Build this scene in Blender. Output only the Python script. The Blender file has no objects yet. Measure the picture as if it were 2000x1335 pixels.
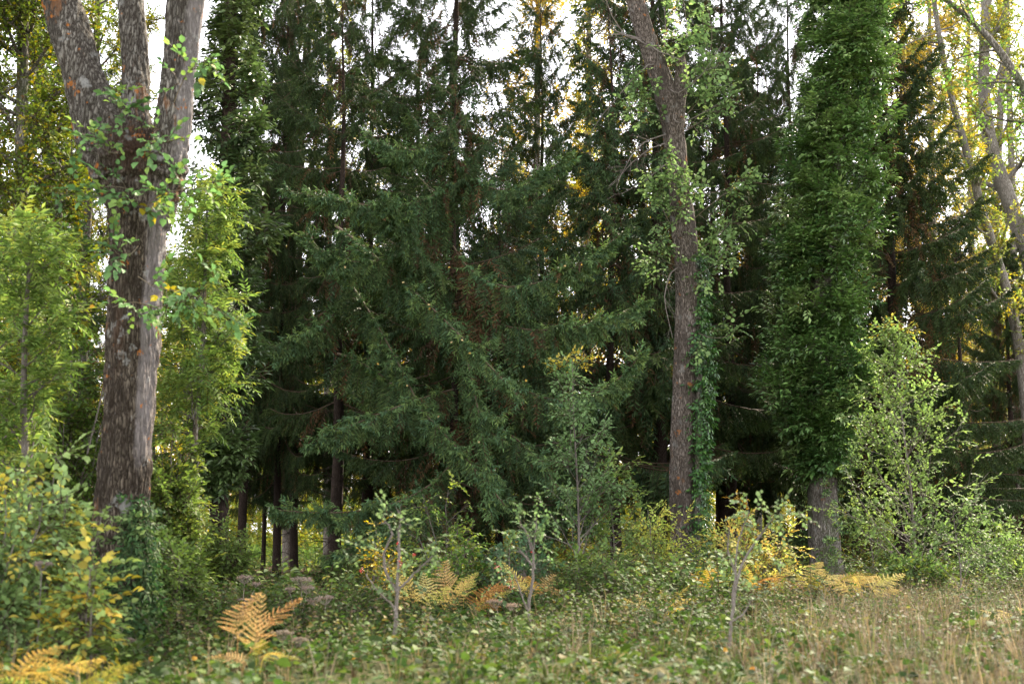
import bpy, math, random
import numpy as np
from mathutils import Vector, noise

rng = np.random.default_rng(11)
random.seed(5)
SC = bpy.context.scene
COL = SC.collection

# ------------------------------------------------------------------ camera
FPX, HORIZ, CAMZ = 2778.0, 1040.0, 1.6
PITCH = math.atan((HORIZ - 667.5) / FPX)
cam_d = bpy.data.cameras.new("camera")
cam_d.lens = 50.0
cam_d.sensor_width = 36.0
cam_d.clip_start = 0.1
cam_d.clip_end = 5000.0
cam_d.dof.use_dof = True
cam_d.dof.focus_distance = 37.0
cam_d.dof.aperture_fstop = 1.35
cam = bpy.data.objects.new("camera", cam_d)
cam.location = (0, 0, CAMZ)
cam.rotation_euler = (math.radians(90) + PITCH, 0, 0)
COL.objects.link(cam)
SC.camera = cam

# ------------------------------------------------------------------ light
SUN_EL, SUN_AZ = math.radians(38), math.radians(32)     # behind the wood, a little to the right
w = bpy.data.worlds.new("World")
SC.world = w
w.use_nodes = True
nt = w.node_tree
nt.nodes.clear()
out = nt.nodes.new("ShaderNodeOutputWorld")
bg = nt.nodes.new("ShaderNodeBackground")
sky = nt.nodes.new("ShaderNodeTexSky")
sky.sky_type = 'NISHITA'
sky.sun_disc = False
sky.sun_elevation = SUN_EL
sky.sun_rotation = SUN_AZ
sky.air_density = 1.0
sky.dust_density = .7
hs = nt.nodes.new("ShaderNodeHueSaturation")
hs.inputs['Saturation'].default_value = 0.1
nt.links.new(sky.outputs[0], hs.inputs['Color'])
tint = nt.nodes.new('ShaderNodeMixRGB'); tint.blend_type = 'MULTIPLY'; tint.inputs[0].default_value = 1; tint.inputs[2].default_value = (1.0, .975, 1.015, 1)
nt.links.new(hs.outputs[0], tint.inputs[1])
nt.links.new(tint.outputs[0], bg.inputs[0])
bg.inputs[1].default_value = 0.15
nt.links.new(bg.outputs[0], out.inputs[0])
sun_d = bpy.data.lights.new("sun", 'SUN')
sun_d.energy = 3.2
sun_d.angle = math.radians(0.5)
sun_d.color = (1.0, 0.86, 0.66)
sun = bpy.data.objects.new("sun", sun_d)
sd = Vector((math.sin(SUN_AZ) * math.cos(SUN_EL), math.cos(SUN_AZ) * math.cos(SUN_EL), math.sin(SUN_EL)))
sun.rotation_euler = sd.to_track_quat('Z', 'Y').to_euler()
sun.location = (20, 60, 60)
COL.objects.link(sun)
vs = SC.view_settings
vs.view_transform = 'Standard'
vs.look = 'None'
vs.exposure = 2.25
vs.gamma = 1.0
SC.cycles.max_bounces = 6
SC.cycles.diffuse_bounces = 3
SC.cycles.glossy_bounces = 2
SC.cycles.transmission_bounces = 4
SC.cycles.transparent_max_bounces = 4
SC.cycles.caustics_reflective = False
SC.cycles.caustics_refractive = False

# ------------------------------------------------------------------ helpers
def at(px, py, Y):
    """world point seen at pixel (2000 px wide photo) at distance Y"""
    c, s = math.cos(PITCH), math.sin(PITCH)
    x = (px - 1000.0) / FPX
    y = (667.5 - py) / FPX
    d = np.array([x, c - y * s, s + y * c])
    return np.array([0, 0, CAMZ]) + d * (Y / d[1])

def _h(ix, iy):
    v = np.sin(ix * 127.1 + iy * 311.7) * 43758.5453
    return v - np.floor(v)

def vnoise(x, y):
    ix, iy = np.floor(x), np.floor(y)
    fx, fy = x - ix, y - iy
    fx = fx * fx * (3 - 2 * fx)
    fy = fy * fy * (3 - 2 * fy)
    a, b, c, d = _h(ix, iy), _h(ix + 1, iy), _h(ix, iy + 1), _h(ix + 1, iy + 1)
    return (a * (1 - fx) + b * fx) * (1 - fy) + (c * (1 - fx) + d * fx) * fy

def gz(x, y):
    x = np.asarray(x, float)
    y = np.asarray(y, float)
    n = (vnoise(x * .22 + 5, y * .22 + 9) - .5) * .22 + (vnoise(x * .9, y * .9) - .5) * .07
    fade = np.clip((y - 3) / 8, 0, 1) * np.clip((170 - y) / 60, 0, 1)
    return n * fade * 1.6

def unit(v):
    return v / np.maximum(np.linalg.norm(v, axis=-1, keepdims=True), 1e-9)

class MB:
    """collects triangles, then links them as one mesh object"""
    def __init__(s):
        s.v, s.f, s.c, s.n = [], [], [], 0
    def add(s, v, f, c):
        v = np.asarray(v, float).reshape(-1, 3)
        c = np.asarray(c, float)
        if c.ndim == 1:
            c = np.broadcast_to(c, (len(v), 3))
        s.v.append(v)
        s.f.append(np.asarray(f, np.int64).reshape(-1, 3) + s.n)
        s.c.append(c)
        s.n += len(v)
        return s
    def arrays(s):
        return np.concatenate(s.v), np.concatenate(s.f), np.concatenate(s.c)
    def build(s, name, mat, parent=None, label=None, smooth=False, world=True):
        v, f, c = s.arrays()
        if parent is not None and world:
            v = v - np.array(parent.location)
        me = bpy.data.meshes.new(name)
        me.vertices.add(len(v))
        me.vertices.foreach_set('co', v.astype(np.float32).ravel())
        me.loops.add(len(f) * 3)
        me.loops.foreach_set('vertex_index', f.astype(np.int32).ravel())
        me.polygons.add(len(f))
        me.polygons.foreach_set('loop_start', np.arange(0, len(f) * 3, 3, dtype=np.int32))
        me.polygons.foreach_set('loop_total', np.full(len(f), 3, dtype=np.int32))
        if smooth:
            me.polygons.foreach_set('use_smooth', np.ones(len(f), dtype=bool))
        a = me.color_attributes.new('Col', 'FLOAT_COLOR', 'POINT')
        cc = np.ones((len(v), 4), np.float32)
        cc[:, :3] = c
        a.data.foreach_set('color', cc.ravel())
        me.update()
        me.materials.append(mat)
        o = bpy.data.objects.new(name, me)
        COL.objects.link(o)
        if parent is not None:
            o.parent = parent
        if label:
            o['label'] = label
        return o

def tag(o, label, cat=None, group=None, kind=None):
    if label: o['label'] = label
    if cat: o['category'] = cat
    if group: o['group'] = group
    if kind: o['kind'] = kind
    return o

def thing(name, label, cat, loc, group=None):
    o = bpy.data.objects.new(name, None)
    o.location = tuple(float(q) for q in loc)
    o.empty_display_size = .3
    COL.objects.link(o)
    return tag(o, label, cat, group)

def dup(root, loc, rotz=0, scale=1, label=None, group=None):
    r = root.copy()
    COL.objects.link(r)
    r.location = tuple(float(q) for q in loc)
    r.rotation_euler = (0, 0, rotz)
    if np.ndim(scale) == 0:
        scale = (scale, scale, scale)
    r.scale = scale
    r['label'] = label
    if group: r['group'] = group
    elif 'group' in r: del r['group']
    for ch in list(root.children):
        c = ch.copy()
        COL.objects.link(c)
        c.parent = r
    return r

def ground_at(px, Y):
    p = at(px, 1040, Y)
    return np.array([p[0], Y, float(gz(p[0], Y))])

# ---- tubes: P (m,k,3), R (m,k)
def tubes(mb, P, R, n=6, col=(.1, .08, .06), rough=0.0, furrow=0.0):
    P = np.asarray(P, float)
    R = np.asarray(R, float)
    if P.ndim == 2:
        P, R = P[None], R[None]
    m, k, _ = P.shape
    if m == 0:
        return
    T = np.gradient(P, axis=1)
    T = unit(T)
    mean = unit(P[:, -1] - P[:, 0])
    ref = np.where(np.abs(mean[:, 2:3]) > .75, np.array([[1., 0, 0]]), np.array([[0, 0, 1.]]))[:, None, :]
    N = unit(np.cross(T, np.broadcast_to(ref, T.shape)))
    B = np.cross(T, N)
    a = np.arange(n) / n * 2 * math.pi
    rr = R[:, :, None] * (1 + (rng.random((m, k, n)) - .5) * rough)
    if furrow:
        ph = np.cumsum(rng.normal(size=(m, k, 1)) * .05, axis=1)
        ja = np.arange(n)[None, None, :] / n * 2 * math.pi
        rr = rr * (1 + furrow * (np.sin(ja * 7 + ph * 9 + 1) * .5 + np.sin(ja * 11 - ph * 14) * .5))
    V = P[:, :, None, :] + rr[..., None] * (np.cos(a)[None, None, :, None] * N[:, :, None, :] + np.sin(a)[None, None, :, None] * B[:, :, None, :])
    i, j = np.meshgrid(np.arange(k - 1), np.arange(n), indexing='ij')
    j2 = (j + 1) % n
    q0, q1, q2, q3 = i * n + j, i * n + j2, (i + 1) * n + j2, (i + 1) * n + j
    F = np.concatenate([np.stack([q0, q1, q2], -1).reshape(-1, 3), np.stack([q0, q2, q3], -1).reshape(-1, 3)])
    F = (F[None] + (np.arange(m) * k * n)[:, None, None]).reshape(-1, 3)
    mb.add(V.reshape(-1, 3), F, col)

def interp(P, idx, t):
    k = P.shape[1]
    s = np.clip(t, 0, .9999) * (k - 1)
    i = s.astype(int)
    f = (s - i)[:, None]
    a, b = P[idx, i], P[idx, i + 1]
    return a * (1 - f) + b * f, unit(b - a)

def interp1(R, idx, t):
    k = R.shape[1]
    s = np.clip(t, 0, .9999) * (k - 1)
    i = s.astype(int)
    f = s - i
    return R[idx, i] * (1 - f) + R[idx, i + 1] * f

def spawn(P, R, per, t0, t1, ang, L, up=0.3, wob=.12, rr=.5, k=6, taper=.5, flat=0.0):
    """child branches off polylines"""
    m = P.shape[0]
    idx = np.repeat(np.arange(m), per)
    st = (np.tile(np.arange(per), m) + rng.random(m * per)) / per
    t = t0 + (t1 - t0) * st
    pos, tan = interp(P, idx, t)
    rad = interp1(R, idx, t) * rr
    rnd = rng.normal(size=pos.shape)
    rnd[:, 2] *= (1 - flat)
    perp = unit(rnd - (rnd * tan).sum(1, keepdims=True) * tan)
    a = np.radians(ang) * (1 + .25 * rng.normal(size=len(t)))[:, None]
    d = np.cos(a) * tan + np.sin(a) * perp
    Lb = np.broadcast_to(np.asarray(L, float), (m,))[idx] * (1 - taper * st) * (.65 + .6 * rng.random(len(t)))
    pts = [pos]
    for s in range(k - 1):
        pts.append(pts[-1] + d * (Lb / (k - 1))[:, None])
        d = unit(d + np.array([0, 0, up / (k - 1)]) + wob * rng.normal(size=d.shape))
    C = np.stack(pts, 1)
    Rc = np.maximum(rad, .004)[:, None] * np.linspace(1, .25, k)[None]
    return C, Rc, Lb

# ---- templates: list of leaves, (verts, tris, colour weight)
def leaf_rhomb(l, w, fold=.15):
    v = np.array([[0, 0, 0], [w / 2, .45 * l, w * fold], [0, l, -.12 * l], [-w / 2, .45 * l, w * fold]])
    return v, np.array([[0, 1, 2], [0, 2, 3]])

def leaf_hex(l, w, fold=.15):
    v = np.array([[0, 0, 0], [w * .42, .22 * l, w * fold], [w * .46, .6 * l, w * fold], [0, l, -.15 * l],
                  [-w * .46, .6 * l, w * fold], [-w * .42, .22 * l, w * fold], [0, .5 * l, 0]])
    return v, np.array([[0, 1, 6], [1, 2, 6], [2, 3, 6], [3, 4, 6], [4, 5, 6], [5, 0, 6]])

def rot_frames(d, up, roll=None):
    """columns x,y,z : local y -> d, local z near up"""
    y = unit(d)
    z = unit(up - (up * y).sum(-1, keepdims=True) * y)
    x = np.cross(y, z)
    if roll is not None:
        c, s = np.cos(roll)[:, None], np.sin(roll)[:, None]
        x, z = x * c + z * s, z * c - x * s
    return np.stack([x, y, z], -1)

class Tpl:
    """template: verts, tris, leaf id per vertex (-1 = twig)"""
    def __init__(s):
        s.v, s.f, s.id, s.n, s.k = [], [], [], 0, 0
    def leaf(s, lf, pos, d, up):
        v, f = lf
        M = rot_frames(np.array([d], float), np.array([up], float))[0]
        s.v.append(v @ M.T + np.array(pos))
        s.f.append(f + s.n)
        s.id.append(np.full(len(v), s.k))
        s.n += len(v)
        s.k += 1
    def twig(s, P, r, n=3):
        m = MB()
        tubes(m, np.array(P, float), np.array(r, float), n)
        v, f, _ = m.arrays()
        s.v.append(v); s.f.append(f + s.n); s.id.append(np.full(len(v), -1)); s.n += len(v)
    def done(s):
        s.V, s.F, s.ID = np.concatenate(s.v), np.concatenate(s.f), np.concatenate(s.id)
        return s

def scatter(mb, tpls, pos, d, up, scale, pal, w=None, jit=.25, twig=(.09, .06, .04), roll=None, which=None, base=None):
    """put templates; pal: (k,3) colours picked per instance; per-leaf brightness jitter"""
    pos = np.asarray(pos, float)
    m = len(pos)
    if m == 0:
        return
    pal = np.asarray(pal, float)
    if which is None:
        which = rng.integers(0, len(tpls), m)
    scale = np.broadcast_to(np.asarray(scale, float), (m,))
    if w is not None:
        w = np.array(w, float) / np.sum(w)
    if base is None:
        base = pal[rng.choice(len(pal), m, p=w)]
    M = rot_frames(d, np.broadcast_to(np.asarray(up, float), d.shape), roll)
    for ti, T in enumerate(tpls):
        s = np.where(which == ti)[0]
        if len(s) == 0:
            continue
        V = np.einsum('mij,nj->mni', M[s], T.V) * scale[s][:, None, None] + pos[s][:, None, :]
        jl = 1 + jit * rng.normal(size=(len(s), T.k + 1))
        jl = np.clip(jl, .35, 1.5)
        other = pal[rng.choice(len(pal), (len(s), T.k + 1), p=w)]
        mix = (rng.random((len(s), T.k + 1)) < .18)[..., None]
        lc = np.where(mix, other, base[s][:, None, :]) * jl[..., None]
        lc[:, -1, :] = twig
        C = lc[:, T.ID, :]
        F = (T.F[None] + (np.arange(len(s)) * len(T.V))[:, None, None]).reshape(-1, 3)
        mb.add(V.reshape(-1, 3), F, np.clip(C.reshape(-1, 3), 0, .9))

def make_spray(nl, L, l, w, hexa=False, tw=True, spread=60, fold=.15, droop=.2, seed=0):
    r = np.random.default_rng(seed)
    T = Tpl()
    ax = lambda t: np.array([0.06 * L * math.sin(t * 4 + seed), t * L, -droop * L * t * t])
    for i in range(nl):
        t = (i + 1) / nl
        s = 1 if i % 2 else -1
        a = math.radians(spread * (1 - .5 * t) + r.normal() * 15) if i < nl - 1 else 0
        d = np.array([s * math.sin(a), math.cos(a), r.normal() * .25 - .15])
        up = np.array([r.normal() * .35, r.normal() * .35, 1])
        sz = .75 + .5 * r.random()
        lf = (leaf_hex if hexa else leaf_rhomb)(l * sz, w * sz, fold)
        T.leaf(lf, ax(t * .97), d, up)
    if tw:
        P = np.array([ax(t) for t in np.linspace(0, .97, 3)])
        T.twig(P, [.006 * L / .3, .004 * L / .3, .002])
    return T.done()

def make_pinnate(n, L, l, w, seed=0):
    r = np.random.default_rng(seed)
    T = Tpl()
    for i in range(n):
        t = .2 + .8 * i / (n - 1)
        sz = math.sin(min(1, t * 1.1) * 2.2) * .4 + .7
        for s in (-1, 1):
            if i == n - 1 and s == 1:
                continue
            a = math.radians(62 + r.normal() * 6) * s if i < n - 1 else 0
            d = np.array([math.sin(a), math.cos(a), -.25 + r.normal() * .12])
            T.leaf(leaf_rhomb(l * sz, w * sz, .12), [0, t * L, -.28 * L * t * t], d, [r.normal() * .2, 0, 1])
    T.twig(np.array([[0, t * L, -.28 * L * t * t] for t in (0, .5, 1)]), [.0025, .002, .0015])
    return T.done()

def make_clump(sub, n, rad, seed):
    """several sprays from one point - used for bushy tips"""
    r = np.random.default_rng(seed)
    T = Tpl()
    for i in range(n):
        d = unit(np.array([r.normal(), r.normal() * .6 + .9, r.normal() * .7]))
        S = sub[i % len(sub)]
        M = rot_frames(d[None], np.array([[0, 0, 1.]]))[0]
        T.v.append(S.V @ M.T + d * rad * r.random() * .5)
        T.f.append(S.F + T.n)
        T.id.append(np.where(S.ID < 0, -1, S.ID + T.k))
        T.n += len(S.V)
        T.k += S.k
    return T.done()

def finger(l, w):
    """a needle covered shoot: two crossed blades with a ragged edge"""
    v = [[0, 0, 0], [w * .5, l * .3, 0], [w * .32, l * .78, 0], [0, l, 0], [-w * .32, l * .7, 0], [-w * .5, l * .35, 0]]
    v2 = [[0, 0, 0], [0, l * .3, w * .5], [0, l, 0], [0, l * .45, -w * .5]]
    f = [[0, 1, 5], [1, 2, 4], [1, 4, 5], [2, 3, 4], [6, 7, 8], [6, 8, 9]]
    return np.array(v + v2, float), np.array(f)

def make_branchlet(L, nf, seed, fl=.11, fw=.028, hang=.35):
    r = np.random.default_rng(seed)
    T = Tpl()
    ax = lambda t: np.array([.05 * L * math.sin(3 * t + seed), t * L, -hang * L * t ** 1.6])
    for i in range(nf):
        t = (i + .6) / nf
        s = 1 if i % 2 else -1
        sz = (.75 + .5 * r.random()) * (1.15 - .35 * t)
        if i == nf - 1:
            d = np.array([0, 1, -.3])
        else:
            d = np.array([s * (.75 + .2 * r.normal()), .55, -.45 + .35 * r.normal()])
        T.leaf(finger(fl * sz, fw * (.8 + .4 * r.random())), ax(t), d, [r.normal() * .4, r.normal() * .4, 1])
        if r.random() < .55:        # shoots hanging under the branchlet
            T.leaf(finger(fl * .95 * sz, fw), ax(t), [r.normal() * .3, .25, -1], [r.normal(), 1, 0])
    T.twig(np.array([ax(t) for t in (0, .5, 1)]), [.006, .004, .002])
    return T.done()

# ------------------------------------------------------------------ materials
def new_mat(name):
    m = bpy.data.materials.new(name)
    m.use_nodes = True
    m.node_tree.nodes.clear()
    return m, m.node_tree.nodes, m.node_tree.links

def leaf_mat(name, trans=.35, rough=.5, spec=.35, gain=1.0, tgain=1.3):
    m, N, L = new_mat(name)
    o = N.new('ShaderNodeOutputMaterial')
    a = N.new('ShaderNodeAttribute'); a.attribute_name = 'Col'
    p = N.new('ShaderNodeBsdfPrincipled')
    p.inputs['Roughness'].default_value = rough
    p.inputs['Specular IOR Level'].default_value = spec
    t = N.new('ShaderNodeBsdfTranslucent')
    h = N.new('ShaderNodeHueSaturation')
    h.inputs['Saturation'].default_value = 1.1
    h.inputs['Value'].default_value = tgain
    mx = N.new('ShaderNodeMixShader')
    mx.inputs[0].default_value = trans
    L.new(a.outputs['Color'], p.inputs['Base Color'])
    L.new(a.outputs['Color'], h.inputs['Color'])
    L.new(h.outputs[0], t.inputs[0])
    L.new(p.outputs[0], mx.inputs[1]); L.new(t.outputs[0], mx.inputs[2])
    L.new(mx.outputs[0], o.inputs[0])
    return m

M_LEAF = leaf_mat('leaf', .4, .6, .2)
M_IVY = leaf_mat('ivy_leaf', .2, .36, .5)
M_NEEDLE = leaf_mat('spruce_needle', .12, .6, .2)
M_FERN = leaf_mat('fern', .35, .7, .15)
M_GRASS = leaf_mat('grass', .3, .65, .15)

def bark_mat(name, c1, c2, crack, lichen=0.0, scale=1.0, pale=(.3, .3, .28), bump=.6, moss=0.0, masks=False):
    m, N, L = new_mat(name)
    o = N.new('ShaderNodeOutputMaterial')
    p = N.new('ShaderNodeBsdfPrincipled')
    p.inputs['Roughness'].default_value = .9
    p.inputs['Specular IOR Level'].default_value = .15
    tc = N.new('ShaderNodeTexCoord')
    mp = N.new('ShaderNodeMapping')
    mp.inputs['Scale'].default_value = (10 * scale, 10 * scale, 2.1 * scale)
    L.new(tc.outputs['Object'], mp.inputs[0])
    n1 = N.new('ShaderNodeTexNoise'); n1.inputs['Scale'].default_value = 2.2; n1.inputs['Detail'].default_value = 6
    n1.inputs['Distortion'].default_value = .6
    L.new(mp.outputs[0], n1.inputs[0])
    v = N.new('ShaderNodeTexVoronoi'); v.inputs['Scale'].default_value = 2.4; v.feature = 'DISTANCE_TO_EDGE'
    mixv = N.new('ShaderNodeVectorMath'); mixv.operation = 'ADD'
    L.new(mp.outputs[0], mixv.inputs[0]); L.new(n1.outputs['Color'], mixv.inputs[1])
    L.new(mixv.outputs[0], v.inputs[0])
    r1 = N.new('ShaderNodeValToRGB')
    r1.color_ramp.elements[0].position = .35; r1.color_ramp.elements[0].color = (*c1, 1)
    r1.color_ramp.elements[1].position = .68; r1.color_ramp.elements[1].color = (*c2, 1)
    L.new(n1.outputs['Fac'], r1.inputs[0])
    r2 = N.new('ShaderNodeValToRGB')
    r2.color_ramp.elements[0].position = .0; r2.color_ramp.elements[0].color = (0, 0, 0, 1)
    r2.color_ramp.elements[1].position = .24; r2.color_ramp.elements[1].color = (1, 1, 1, 1)
    L.new(v.outputs['Distance'], r2.inputs[0])
    mx = N.new('ShaderNodeMixRGB'); mx.inputs[1].default_value = (*crack, 1)
    L.new(r2.outputs[0], mx.inputs[0]); L.new(r1.outputs[0], mx.inputs[2])
    last = mx.outputs[0]
    def blot(last, sc, lo, hi, colr, amt=1.0, seed=0.0, stretch=1.0):
        mm = N.new('ShaderNodeMapping'); mm.inputs['Location'].default_value = (seed, seed, seed)
        mm.inputs['Scale'].default_value = (1, 1, stretch)
        L.new(tc.outputs['Object'], mm.inputs[0])
        nn = N.new('ShaderNodeTexNoise'); nn.inputs['Scale'].default_value = sc; nn.inputs['Detail'].default_value = 4
        nn.inputs['Roughness'].default_value = .65
        L.new(mm.outputs[0], nn.inputs[0])
        rr = N.new('ShaderNodeValToRGB')
        rr.color_ramp.elements[0].position = lo; rr.color_ramp.elements[0].color = (0, 0, 0, 1)
        rr.color_ramp.elements[1].position = hi; rr.color_ramp.elements[1].color = (amt, amt, amt, 1)
        L.new(nn.outputs['Fac'], rr.inputs[0])
        xx = N.new('ShaderNodeMixRGB'); xx.inputs[2].default_value = (*colr, 1)
        L.new(rr.outputs[0], xx.inputs[0]); L.new(last, xx.inputs[1])
        return xx.outputs[0]
    last = blot(last, 1.3, .5, .66, tuple(q * .45 for q in c1), .8, 3.3, .35)
    if masks:       # Col: red = old furrowed bark, green = smooth pale strip, blue = dark burr
        at_ = N.new('ShaderNodeAttribute'); at_.attribute_name = 'Col'
        sp = N.new('ShaderNodeSeparateColor'); L.new(at_.outputs['Color'], sp.inputs[0])
        def wob(sock, lo, hi):
            ad = N.new('ShaderNodeMath'); ad.operation = 'MULTIPLY_ADD'; ad.inputs[1].default_value = 1.5
            L.new(n1.outputs['Fac'], ad.inputs[0]); L.new(sock, ad.inputs[2])
            rr = N.new('ShaderNodeMapRange'); rr.inputs[1].default_value = lo; rr.inputs[2].default_value = hi
            L.new(ad.outputs[0], rr.inputs[0]); return rr.outputs[0]
        def mix(fac, a, colr):
            xx = N.new('ShaderNodeMixRGB'); xx.inputs[2].default_value = (*colr, 1); L.new(fac, xx.inputs[0]); L.new(a, xx.inputs[1]); return xx.outputs[0]
        mm = N.new('ShaderNodeMixRGB'); mm.blend_type = 'MULTIPLY'; mm.inputs[2].default_value = (.76, .68, .60, 1)
        L.new(sp.outputs[0], mm.inputs[0]); L.new(last, mm.inputs[1]); last = mm.outputs[0]
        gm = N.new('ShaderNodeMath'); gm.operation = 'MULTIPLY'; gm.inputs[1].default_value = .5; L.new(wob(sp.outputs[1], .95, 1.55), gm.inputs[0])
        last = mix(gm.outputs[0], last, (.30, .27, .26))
        last = mix(wob(sp.outputs[2], 1.0, 1.7), last, (.06, .035, .022))
    if moss:
        last = blot(last, 1.8, .5, .62, (.06, .09, .025), moss, 9.1, .6)
    if lichen:
        last = blot(last, 3.2, .6, .66, pale, .75 * lichen, 1.7)
        last = blot(last, 4.0, .63, .67, (.42, .15, .03), .9 * lichen, 6.2)
        last = blot(last, 2.6, .62, .66, (.26, .12, .05), .5 * lichen, 14.2, .45)
    L.new(last, p.inputs['Base Color'])
    b = N.new('ShaderNodeBump'); b.inputs['Strength'].default_value = bump; b.inputs['Distance'].default_value = .03
    mul = N.new('ShaderNodeMath'); mul.operation = 'MULTIPLY'
    L.new(r2.outputs[0], mul.inputs[0]); L.new(n1.outputs['Fac'], mul.inputs[1])
    L.new(mul.outputs[0], b.inputs['Height'])
    L.new(b.outputs[0], p.inputs['Normal'])
    L.new(p.outputs[0], o.inputs[0])
    return m

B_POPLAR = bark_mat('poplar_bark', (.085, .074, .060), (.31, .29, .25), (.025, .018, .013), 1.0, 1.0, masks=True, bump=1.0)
B_MID = bark_mat('young_poplar_bark', (.13, .105, .085), (.34, .29, .25), (.035, .027, .02), .6, 1.2, bump=.9)
B_GREY = bark_mat('grey_bark', (.17, .15, .12), (.40, .37, .33), (.06, .05, .035), .4, 1.1, moss=.5, bump=.9)
B_DARK = bark_mat('spruce_bark', (.045, .032, .024), (.09, .065, .048), (.018, .012, .01), 0, 1.8)
B_PALE = bark_mat('pale_bark', (.22, .2, .17), (.36, .34, .3), (.1, .085, .07), 0, 1.0, bump=.3)
B_TWIG = bark_mat('twig_bark', (.20, .17, .15), (.32, .29, .26), (.12, .1, .08), 0, 3.0, bump=.2)

# ------------------------------------------------------------------ templates in use
ROUND = [make_spray(6, .32, .085, .066, True, seed=i) for i in range(4)]          # poplar / hazel like leaves
ROUNDBIG = [make_spray(5, .36, .10, .082, True, seed=10 + i) for i in range(4)]
SMALL = [make_spray(8, .34, .075, .048, False, seed=20 + i) for i in range(4)]
OVAL = [make_spray(7, .36, .088, .056, True, seed=30 + i, spread=65) for i in range(4)]
FAR = [make_spray(7, .7, .17, .12, False, tw=False, seed=40 + i) for i in range(4)]
ASH = [make_pinnate(6, .36, .13, .038, seed=50 + i) for i in range(3)]
IVYS = [make_spray(7, .34, .15, .066, False, seed=60 + i, spread=75, droop=-.1) for i in range(4)]
IVYC = [make_clump(IVYS, 5, .15, 70 + i) for i in range(3)]
BL_L = [make_branchlet(.8, 20, 80 + i, .16, .028, .45) for i in range(3)]
BL_M = [make_branchlet(.5, 13, 84 + i, .15, .028, .4) for i in range(3)]
BL_S = [make_branchlet(.26, 7, 88 + i, .13, .029, .25) for i in range(3)]
BL = BL_L + BL_M + BL_S

NEEDLE = np.array([[.042, .072, .022], [.054, .090, .027], [.042, .076, .030], [.070, .104, .028], [.036, .058, .018]])
NEEDLE_PALE = np.array([[.068, .118, .044], [.090, .146, .052], [.070, .128, .060], [.11, .16, .048], [.050, .088, .030]])
DEAD = np.array([[.15, .085, .040], [.18, .11, .05], [.10, .062, .035]])
P_IVY = [[.10, .19, .05], [.14, .24, .065], [.20, .30, .09], [.06, .13, .035]]
P_ASH = [[.15, .23, .055], [.21, .28, .07], [.11, .18, .045], [.26, .29, .06]]
P_OLIVE = [[.12, .17, .03], [.18, .21, .03], [.10, .15, .03], [.30, .25, .03]]
P_SAP = [[.15, .23, .06], [.19, .27, .085], [.10, .165, .045], [.23, .30, .08]]
P_YEL = [[.50, .34, .03], [.42, .36, .04], [.55, .30, .04], [.30, .32, .04]]
P_FERN = [[.68, .55, .15], [.66, .50, .14], [.72, .60, .22], [.56, .36, .14], [.56, .52, .12]]
P_FERNG = [[.40, .42, .05], [.30, .38, .05], [.5, .4, .05]]

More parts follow.
